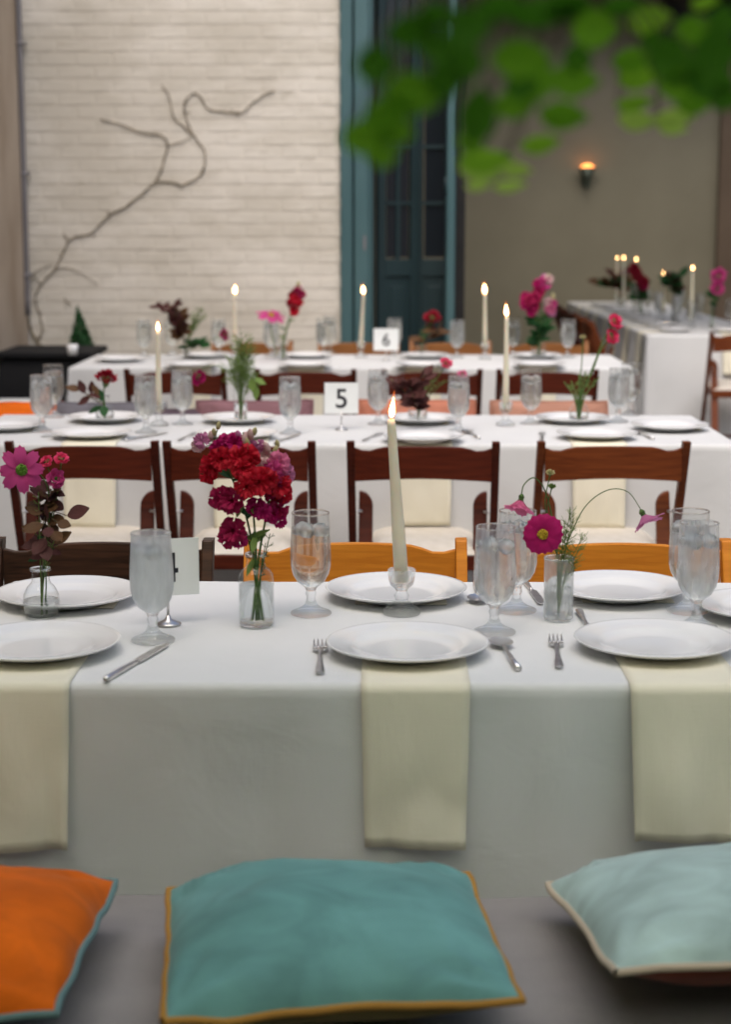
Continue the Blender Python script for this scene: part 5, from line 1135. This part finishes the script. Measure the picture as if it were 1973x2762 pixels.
pompom('small magenta flower left of the tall left third-table candle', b, (-0.7956, 8.4, 0.88), 0.028, m_mag, (-.6,-.6,0), pts=[b, (-0.9752, 8.4, 0.7973), (-0.8939, 8.4, 0.8433), (-0.8072, 8.4, 0.8719)], sr=0.002)
q = (-0.5464, 8.6192); b = (q[0], q[1], Z+0.012)
vase('tall', q, 'tall clear glass of the pink cosmos on the third table', sc=1.1)
cosmos('pink cosmos seen from the side on the third table', b, (-0.5583, 8.35, 0.9718), (0.25,-.25,1), 0.078, m_dpink, m_yel, 7, 0.12, pts=[b, (-0.5458, 8.35, 0.8469), (-0.5621, 8.35, 0.9265), (-0.5583, 8.35, 0.9662)], sr=0.0035)
q = (-0.5037, 8.3972); b = (q[0], q[1], Z+0.012)
vase('tall', q, 'clear glass of the single red snapdragon on the third table', sc=0.9)
snapdragon('red snapdragon standing before the brick wall on the third table', b, [b, (-0.4913, 8.3, 0.8617), (-0.4563, 8.3, 0.9858), (-0.4215, 8.3, 1.1204)], [((-0.4382, 8.28, 1.0037),0.030,m_red),((-0.4492, 8.28, 1.0429),0.032,m_darkred),((-0.4209, 8.28, 1.0485),0.032,m_red),((-0.4433, 8.28, 1.0765),0.030,m_darkred),((-0.4015, 8.28, 1.0821),0.026,m_crim),((-0.4262, 8.28, 1.0988),0.026,m_crim),((-0.4367, 8.26, 1.0606),0.029,m_red)], [((-0.418, 8.3, 1.1294),0.022,m_bud),((-0.4068, 8.3, 1.1149),0.022,m_blush)], leaves=3, r=0.006)
q = (0.2015, 8.7062); b = (q[0], q[1], Z+0.012)
vase('round', q, 'small bud vase in the doorway on the third table', sc=1.0)
pompom('dull red flower head before the dark doorway', b, (0.2483, 8.4, 0.9648), 0.04, m_darkred, (0,-.5,.8), pts=[b, (0.1964, 8.4, 0.8341), (0.2253, 8.4, 0.9042), (0.246, 8.4, 0.9567)], sr=0.003)
leafy('brown foliage sprig before the dark doorway', b, [b, (0.2022, 8.4, 0.8341), (0.2547, 8.4, 0.8809), (0.2837, 8.4, 0.9159)], 9, [m_brleaf, m_burg], size=0.075, r=0.003)
fronds('green sprig before the dark doorway', b, [(0.2193, 8.4, 0.9159), (0.1962, 8.4, 0.8575), (0.2485, 8.4, 0.9276)], hair=5, hl=0.03, r=0.003, mat=m_stem)
q = (0.7984, 8.5568); b = (q[0], q[1], Z+0.012)
vase('round', q, 'round bud vase of the pink snapdragons on the third table', sc=1.25)
snapdragon('magenta snapdragon leaning left at the right of the third table', b, [b, (0.7712, 8.35, 0.8844), (0.746, 8.35, 1.0002), (0.7098, 8.35, 1.0809)], [((0.7121, 8.3, 1.0371),0.040,m_mag),((0.741, 8.3, 1.0314),0.040,m_crim),((0.7075, 8.32, 1.0706),0.032,m_mag),((0.752, 8.3, 1.0658),0.036,m_crim),((0.7357, 8.3, 1.0027),0.032,m_mag),((0.7207, 8.27, 1.0556),0.036,m_crim)], leaves=6, r=0.005)
snapdragon('pink-tipped snapdragon standing upright at the right of the third table', b, [b, (0.7829, 8.35, 0.8845), (0.7862, 8.35, 1.0233), (0.8048, 8.35, 1.1499)], [((0.7804, 8.33, 1.1162),0.035,m_mag),((0.8055, 8.33, 1.1334),0.035,m_dpink),((0.7879, 8.33, 1.1448),0.030,m_dpink),((0.7707, 8.32, 1.0879),0.036,m_crim),((0.8189, 8.33, 1.1563),0.03,m_blush),((0.765, 8.33, 1.1334),0.029,m_mag)], [((0.8241, 8.35, 1.1671),0.022,m_bud),((0.7952, 8.35, 1.1671),0.022,m_lilac)], leaves=6, r=0.005)
snapdragon('pale pink snapdragon leaning right at the right of the third table', b, [b, (0.7945, 8.35, 0.8845), (0.8195, 8.35, 0.9771), (0.8433, 8.35, 1.0694)], [((0.8308, 8.33, 1.0128),0.032,m_pink),((0.8443, 8.33, 1.0358),0.026,m_dpink),((0.8186, 8.33, 1.0473),0.026,m_blush),((0.838, 8.34, 0.9915),0.026,m_lilac)], [((0.8456, 8.35, 1.0694),0.022,m_bud)], leaves=6, r=0.005)
leafy('bushy green leaves above the pink snapdragon vase', b, [b, (0.7774, 8.35, 0.8612), (0.7814, 8.35, 0.9655)], 26, m_dgreen, smat=m_stem, size=0.075, r=0.005, wid=0.5)

# ============================================================ long table in the room
N = 'dinner plates on the long indoor table'
for k in range(7):
    y = 10.72 + 0.56*k; nth = ('nearest', 'second', 'third', 'fourth', 'fifth', 'sixth', 'farthest')[k]
    plate((1.86, y), nth + ' white plate along the left side of the long indoor table', N)
    o = napkin_hang(nth + ' cream napkin hanging over the left side of the long indoor table', 0, 0.0, 0.19, 0.26, 0.17, 'cream napkins on the long indoor table', 1, k*1.7)
    o.location = (1.847, y, 0); o.rotation_euler = (0, 0, math.pi/2)
plate((2.2, 10.66), 'white plate at the near end of the long indoor table', N)
napkin_hang('cream napkin over the near end of the long indoor table behind the brown chair', 2.2, 10.62, 10.43, 0.25, 0.17, 'cream napkins on the long indoor table', -1, 8)
GG = 'water goblets on the long indoor table'
for k, (x, y, l) in enumerate(((2.02,11.0,'goblet nearest the front in the indoor row, left of the nearest indoor candle'),(2.05,11.7,'goblet just before the second indoor candle'),(2.3,11.1,'goblet at the right edge behind the nearest indoor candle'),(2.02,12.3,'goblet just beyond the second indoor candle'),(2.04,12.95,'goblet beside the dark red indoor snapdragon'),(2.02,13.5,'goblet in front of the two candles that nearly touch'),(2.3,12.2,'goblet on the right side of the indoor table by the green foliage'),(2.3,13.0,'goblet on the right side of the indoor table by the third candle'),(2.02,14.1,'goblet farthest down the indoor table'))):
    goblet((x, y), l, GG, k % 2, 1.05, False)
for k, (tp, y, l) in enumerate((((2.0753, 11.3, 1.1261), 11.3, 'nearest taper candle on the long indoor table'), ((1.9994, 12.0, 1.0717), 12.0, 'second nearest and lowest taper candle on the long indoor table'), ((1.9509, 13.0, 1.1494), 13.0, 'third taper candle on the long indoor table, right of the two that nearly touch'), ((1.9572, 13.7, 1.1461), 13.7, 'right one of the two far candles that nearly touch'), ((1.9856, 14.3, 1.1361), 14.3, 'farthest taper candle on the long indoor table'))):
    candle_set((tp[0]+0.004, y), tp, l, 'glass holder under the '+l.split(' on the')[0].split(' that')[0], 'burning taper candles', 'glass candle holders', m_flame_in, 0.75)
for xy, l, fl in ((((1.9371, 12.6, 0.8739)[0], 12.6), 'clear vase of dark red flowers on the long indoor table', 0), (((2.062, 11.9, 0.8551)[0], 11.9), 'clear vase of green foliage between two indoor candles', 1), (((1.9637, 13.9, 0.8079)[0], 13.9), 'clear vase of brown foliage far down the long indoor table', 2), (((2.1588, 11.0, 0.8676)[0], 11.0), 'clear vase of pink flowers at the right edge of the indoor table', 3)):
    vase('tall', xy, l, sc=0.95); b = (xy[0], xy[1], Z+0.012); y = xy[1]
    if fl == 0:
        snapdragon('dark red snapdragon leaning left on the long indoor table', b, [b, (1.9322, 12.6, 0.926), (1.9061, 12.6, 1.0473), (1.8515, 12.6, 1.1336)], [((1.8622, 12.55, 1.109),0.05,m_darkred),((1.8985, 12.55, 1.0487),0.05,m_darkred),((1.9345, 12.55, 1.0057),0.055,m_darkred),((1.8802, 12.55, 1.0832),0.05,m_darkred),((1.9439, 12.55, 0.9798),0.045,m_crim)], leaves=6, r=0.006)
        leafy('green leaves under the dark red snapdragon', b, [b, (1.9187, 12.6, 0.9087), (1.908, 12.6, 0.978)], 16, m_dgreen, smat=m_stem, size=0.09, r=0.005)
    elif fl == 1:
        for q_ in (0, 1): leafy(['green leafy sprig between the indoor candles', 'dark foliage sprig leaning right between the indoor candles'][q_], b, [b, (2.0561, 11.9, 0.9372), (2.0404, 11.9, 1.019), [(2.0301, 11.9, 1.0844), (2.108, 11.9, 1.0681)][q_]], 18, [[m_dgreen], [m_burg, m_dgreen]][q_], size=0.085, r=0.005)
    elif fl == 2:
        for q_ in (0, 1): leafy(['brown foliage sprig far down the indoor table', 'dark red foliage sprig far down the indoor table'][q_], b, [b, (1.9618, 13.9, 0.8845), [(1.883, 13.9, 0.9514), (1.9785, 13.9, 0.9801)][q_], [(1.7868, 13.9, 0.9514), (1.9004, 13.9, 1.0278)][q_]], 18, [[m_brleaf, m_dgreen], [m_burg, m_brleaf]][q_], size=0.11, r=0.006)
    else:
        pompom('pink pompom at the right edge, upper one of two', b, (2.1918, 11.0, 1.0948), 0.05, m_dpink, (0,-1,.3), pts=[b, (2.1703, 11.0, 0.9738), (2.1924, 11.0, 1.0797)], sr=0.003)
        pompom('pink pompom at the right edge, lower one of two', b, (2.1854, 11.0, 1.0192), 0.045, m_dpink, (0,-1,.3), pts=[b, (2.1637, 11.0, 0.9435), (2.1858, 11.0, 1.0071)], sr=0.003)
        leafy('thin green leaves with the pink pompoms at the right edge', b, [b, (2.1648, 11.0, 0.9131), (2.155, 11.0, 0.9738)], 8, m_dgreen, smat=m_stem, size=0.07)

# ============================================================ tree over the front of the yard
tr = thing('tree', 'leafy green branch of a tree hanging down close by at the top right', 'tree', (1.35, -0.6, 0))
TB = Vector((1.35,-0.6,0))
link('trunk', MB().tube(spline([(0,0,0),(0.04,0.05,1.0),(-0.03,0.12,2.0),(0.0,0.1,3.0),(-0.2,0.3,3.9)], 5), [0.13-0.0035*i for i in range(21)], 12).mesh('trunk', m_bark), tr)
br = [Vector(p)-TB for p in ((1.33,-0.45,2.2), (0.95,0.3,2.15), (0.65,0.85,1.92), (0.2361, 1.3, 1.6447), (0.1836, 1.25, 1.6244), (0.132, 1.18, 1.6066), (0.0781, 1.12, 1.5927), (0.0294, 1.07, 1.5807))]
sp = spline(br, 5); link('branch', MB().tube(sp, [0.024*(1-i/len(sp))**1.5+0.0011 for i in range(len(sp))], 8).mesh('branch', m_bark), tr)
tw = {}
LEAVES = [(-0.0086, 0.936, 1.4677, 0.0289, 0.0206), (0.0002, 0.9594, 1.4581, 0.0169, 0.0134), (0.0164, 0.9126, 1.4888, 0.0322, 0.0241), (0.0146, 0.8892, 1.519, 0.0274, 0.017), (-0.0037, 0.8892, 1.5019, 0.0222, 0.0209), (0.0437, 0.8658, 1.5181, 0.0242, 0.0204), (0.0517, 0.936, 1.4795, 0.022, 0.0316), (0.0778, 1.0062, 1.4902, 0.0259, 0.0185), (0.0754, 0.936, 1.5093, 0.033, 0.022), (0.1173, 1.053, 1.5074, 0.031, 0.0217),
 (0.1134, 1.0764, 1.4884, 0.0316, 0.0182), (0.1365, 1.1115, 1.5444, 0.031, 0.0261), (0.1889, 1.2285, 1.5641, 0.0334, 0.0208), (0.0912, 0.9828, 1.5408, 0.0419, 0.0144), (0.1741, 1.1934, 1.5338, 0.0307, 0.0167), (0.1831, 1.2285, 1.5249, 0.0316, 0.0163), (0.189, 1.1115, 1.5244, 0.0343, 0.031), (0.2116, 1.17, 1.5508, 0.0301, 0.0189), (0.2073, 1.0764, 1.5278, 0.0269, 0.0332), (0.2116, 1.1115, 1.5121, 0.0343, 0.0261),
 (0.1801, 1.2285, 1.5069, 0.0271, 0.0112), (0.1874, 1.2636, 1.497, 0.0279, 0.0149), (0.2144, 1.2636, 1.4981, 0.0297, 0.0149), (0.2182, 1.287, 1.492, 0.0218, 0.0076), (0.0701, 1.17, 1.4648, 0.037, 0.0163), (0.0681, 1.1934, 1.4573, 0.0298, 0.0126), (0.0957, 1.2285, 1.4601, 0.0235, 0.0112), (0.0704, 1.2636, 1.4493, 0.0186, 0.0071), (0.0941, 1.2636, 1.4497, 0.0251, 0.0085), (0.1077, 1.17, 1.4755, 0.0275, 0.0127),
 (0.2393, 1.287, 1.5836, 0.0227, 0.0098), (0.0643, 0.936, 1.5376, 0.0289, 0.0124), (0.0298, 0.8892, 1.5098, 0.0222, 0.017), (0.2214, 1.1115, 1.5013, 0.0212, 0.018), (0.061, 0.9594, 1.4996, 0.024, 0.0226), (0.1927, 1.1115, 1.5091, 0.031, 0.0212), (0.0041, 0.9126, 1.4799, 0.0282, 0.0174), (0.0272, 0.8892, 1.5269, 0.0222, 0.0131), (0.0436, 0.9126, 1.5059, 0.0201, 0.0228), (0.0333, 0.9126, 1.4958, 0.0215, 0.0201),
 (0.0096, 0.8892, 1.5049, 0.0261, 0.0196), (0.0076, 0.936, 1.4703, 0.0206, 0.0165), (0.0616, 0.9126, 1.5222, 0.0268, 0.0201), (0.0916, 0.9945, 1.5025, 0.0219, 0.0219), (0.0539, 1.053, 1.4722, 0.017, 0.0186), (0.1192, 1.053, 1.5205, 0.0186, 0.0186), (0.1833, 1.1466, 1.5388, 0.027, 0.0185), (0.2181, 1.1115, 1.5488, 0.0196, 0.0229), (0.2089, 1.1466, 1.5007, 0.0253, 0.0152), (0.0059, 0.9009, 1.4948, 0.0238, 0.0199), (0.1051, 0.9828, 1.5434, 0.0289, 0.0159), (0.1534, 1.1115, 1.5596, 0.0278, 0.0114), (0.0794, 0.9828, 1.4988, 0.0202, 0.0173)]
BR_SET = {0:'m',1:'m',7:'m',12:'b',14:'m',15:'b',20:'b',21:'l',22:'l',23:'l',24:'b',25:'l',26:'l',27:'l',28:'l',29:'b',30:'b',2:'m',9:'m',10:'m',36:'m',8:'m',41:'m',16:'d',44:'m',11:'m',17:'m',35:'m',43:'m',48:'m'}  # tone per leaf: low ones painted as sky-lit, upper ones as shaded
mats = {'m': m_leaf, 'd': m_leafd, 'b': m_leafb, 'l': m_leaf_skylit}
SKIP = {40, 42, 49, 34}
for i, (x, y, z, w_, h_) in enumerate(LEAVES):
    if i in SKIP: continue
    c = Vector((x, y, z)) - TB; L_ = max(w_, h_)*1.02; S_ = min(w_, h_)
    fullw = max(L_*0.66, S_); vert = h_ > w_
    d = Vector((0.15,0,1)) if vert else Vector((1, U(-.2,.2), U(-.18,.18))); d.normalize()
    tilt = math.acos(min(1.0, S_/fullw))                        # leaf plane tipped away from the vertical
    n_ = Vector((0, -math.cos(tilt), -math.sin(tilt) if i % 3 else -math.sin(tilt))); y_ = n_.cross(d).normalized(); n_ = d.cross(y_)
    B = Matrix((d, y_, n_)).transposed().to_4x4()
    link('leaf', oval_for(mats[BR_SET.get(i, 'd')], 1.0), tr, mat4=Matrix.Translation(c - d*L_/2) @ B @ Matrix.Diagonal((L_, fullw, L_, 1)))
    near = min(sp, key=lambda q_: (q_-c).length)
    link('twig', MB().tube(spline([near, near.lerp(c, 0.5)+Vector((0,0,0.008)), c - d*L_*0.45], 4), 0.0006, 5).mesh('twig', m_bark), tr)
# crown above and behind, outside the picture, shades the front table
cr = MB(); r3 = random.Random(12)
for k in range(27000):
    th = r3.uniform(0, 6.283); rr = 3.05*math.sqrt(r3.random()); x = 0.5 + rr*math.cos(th)*1.15; y = -1.25 + rr*math.sin(th)
    z = 2.75 + 1.3*r3.random()*(1-(rr/3.2)**2) - 0.25*(rr/3.0) + 0.25*noise.noise((x*1.3, y*1.3, 0))
    if noise.noise((x*1.7, y*1.7, z*1.7)) < -0.29 or y > 1.66: continue
    d1 = Vector((r3.gauss(0,1), r3.gauss(0,1), r3.gauss(0,.4))).normalized(); d2 = d1.cross(Vector((r3.gauss(0,.4), r3.gauss(0,.4), 1))).normalized(); s = r3.uniform(0.03,0.055)
    c = Vector((x, y, z)) - TB
    cr.add([c-d1*s, c-d1*s*0.3+d2*s*0.55, c+d1*s, c-d1*s*0.3-d2*s*0.55], [(0,1,2,3)])
tag(link('crown', cr.mesh('crown', m_leaf, False, False), tr), kind='stuff')
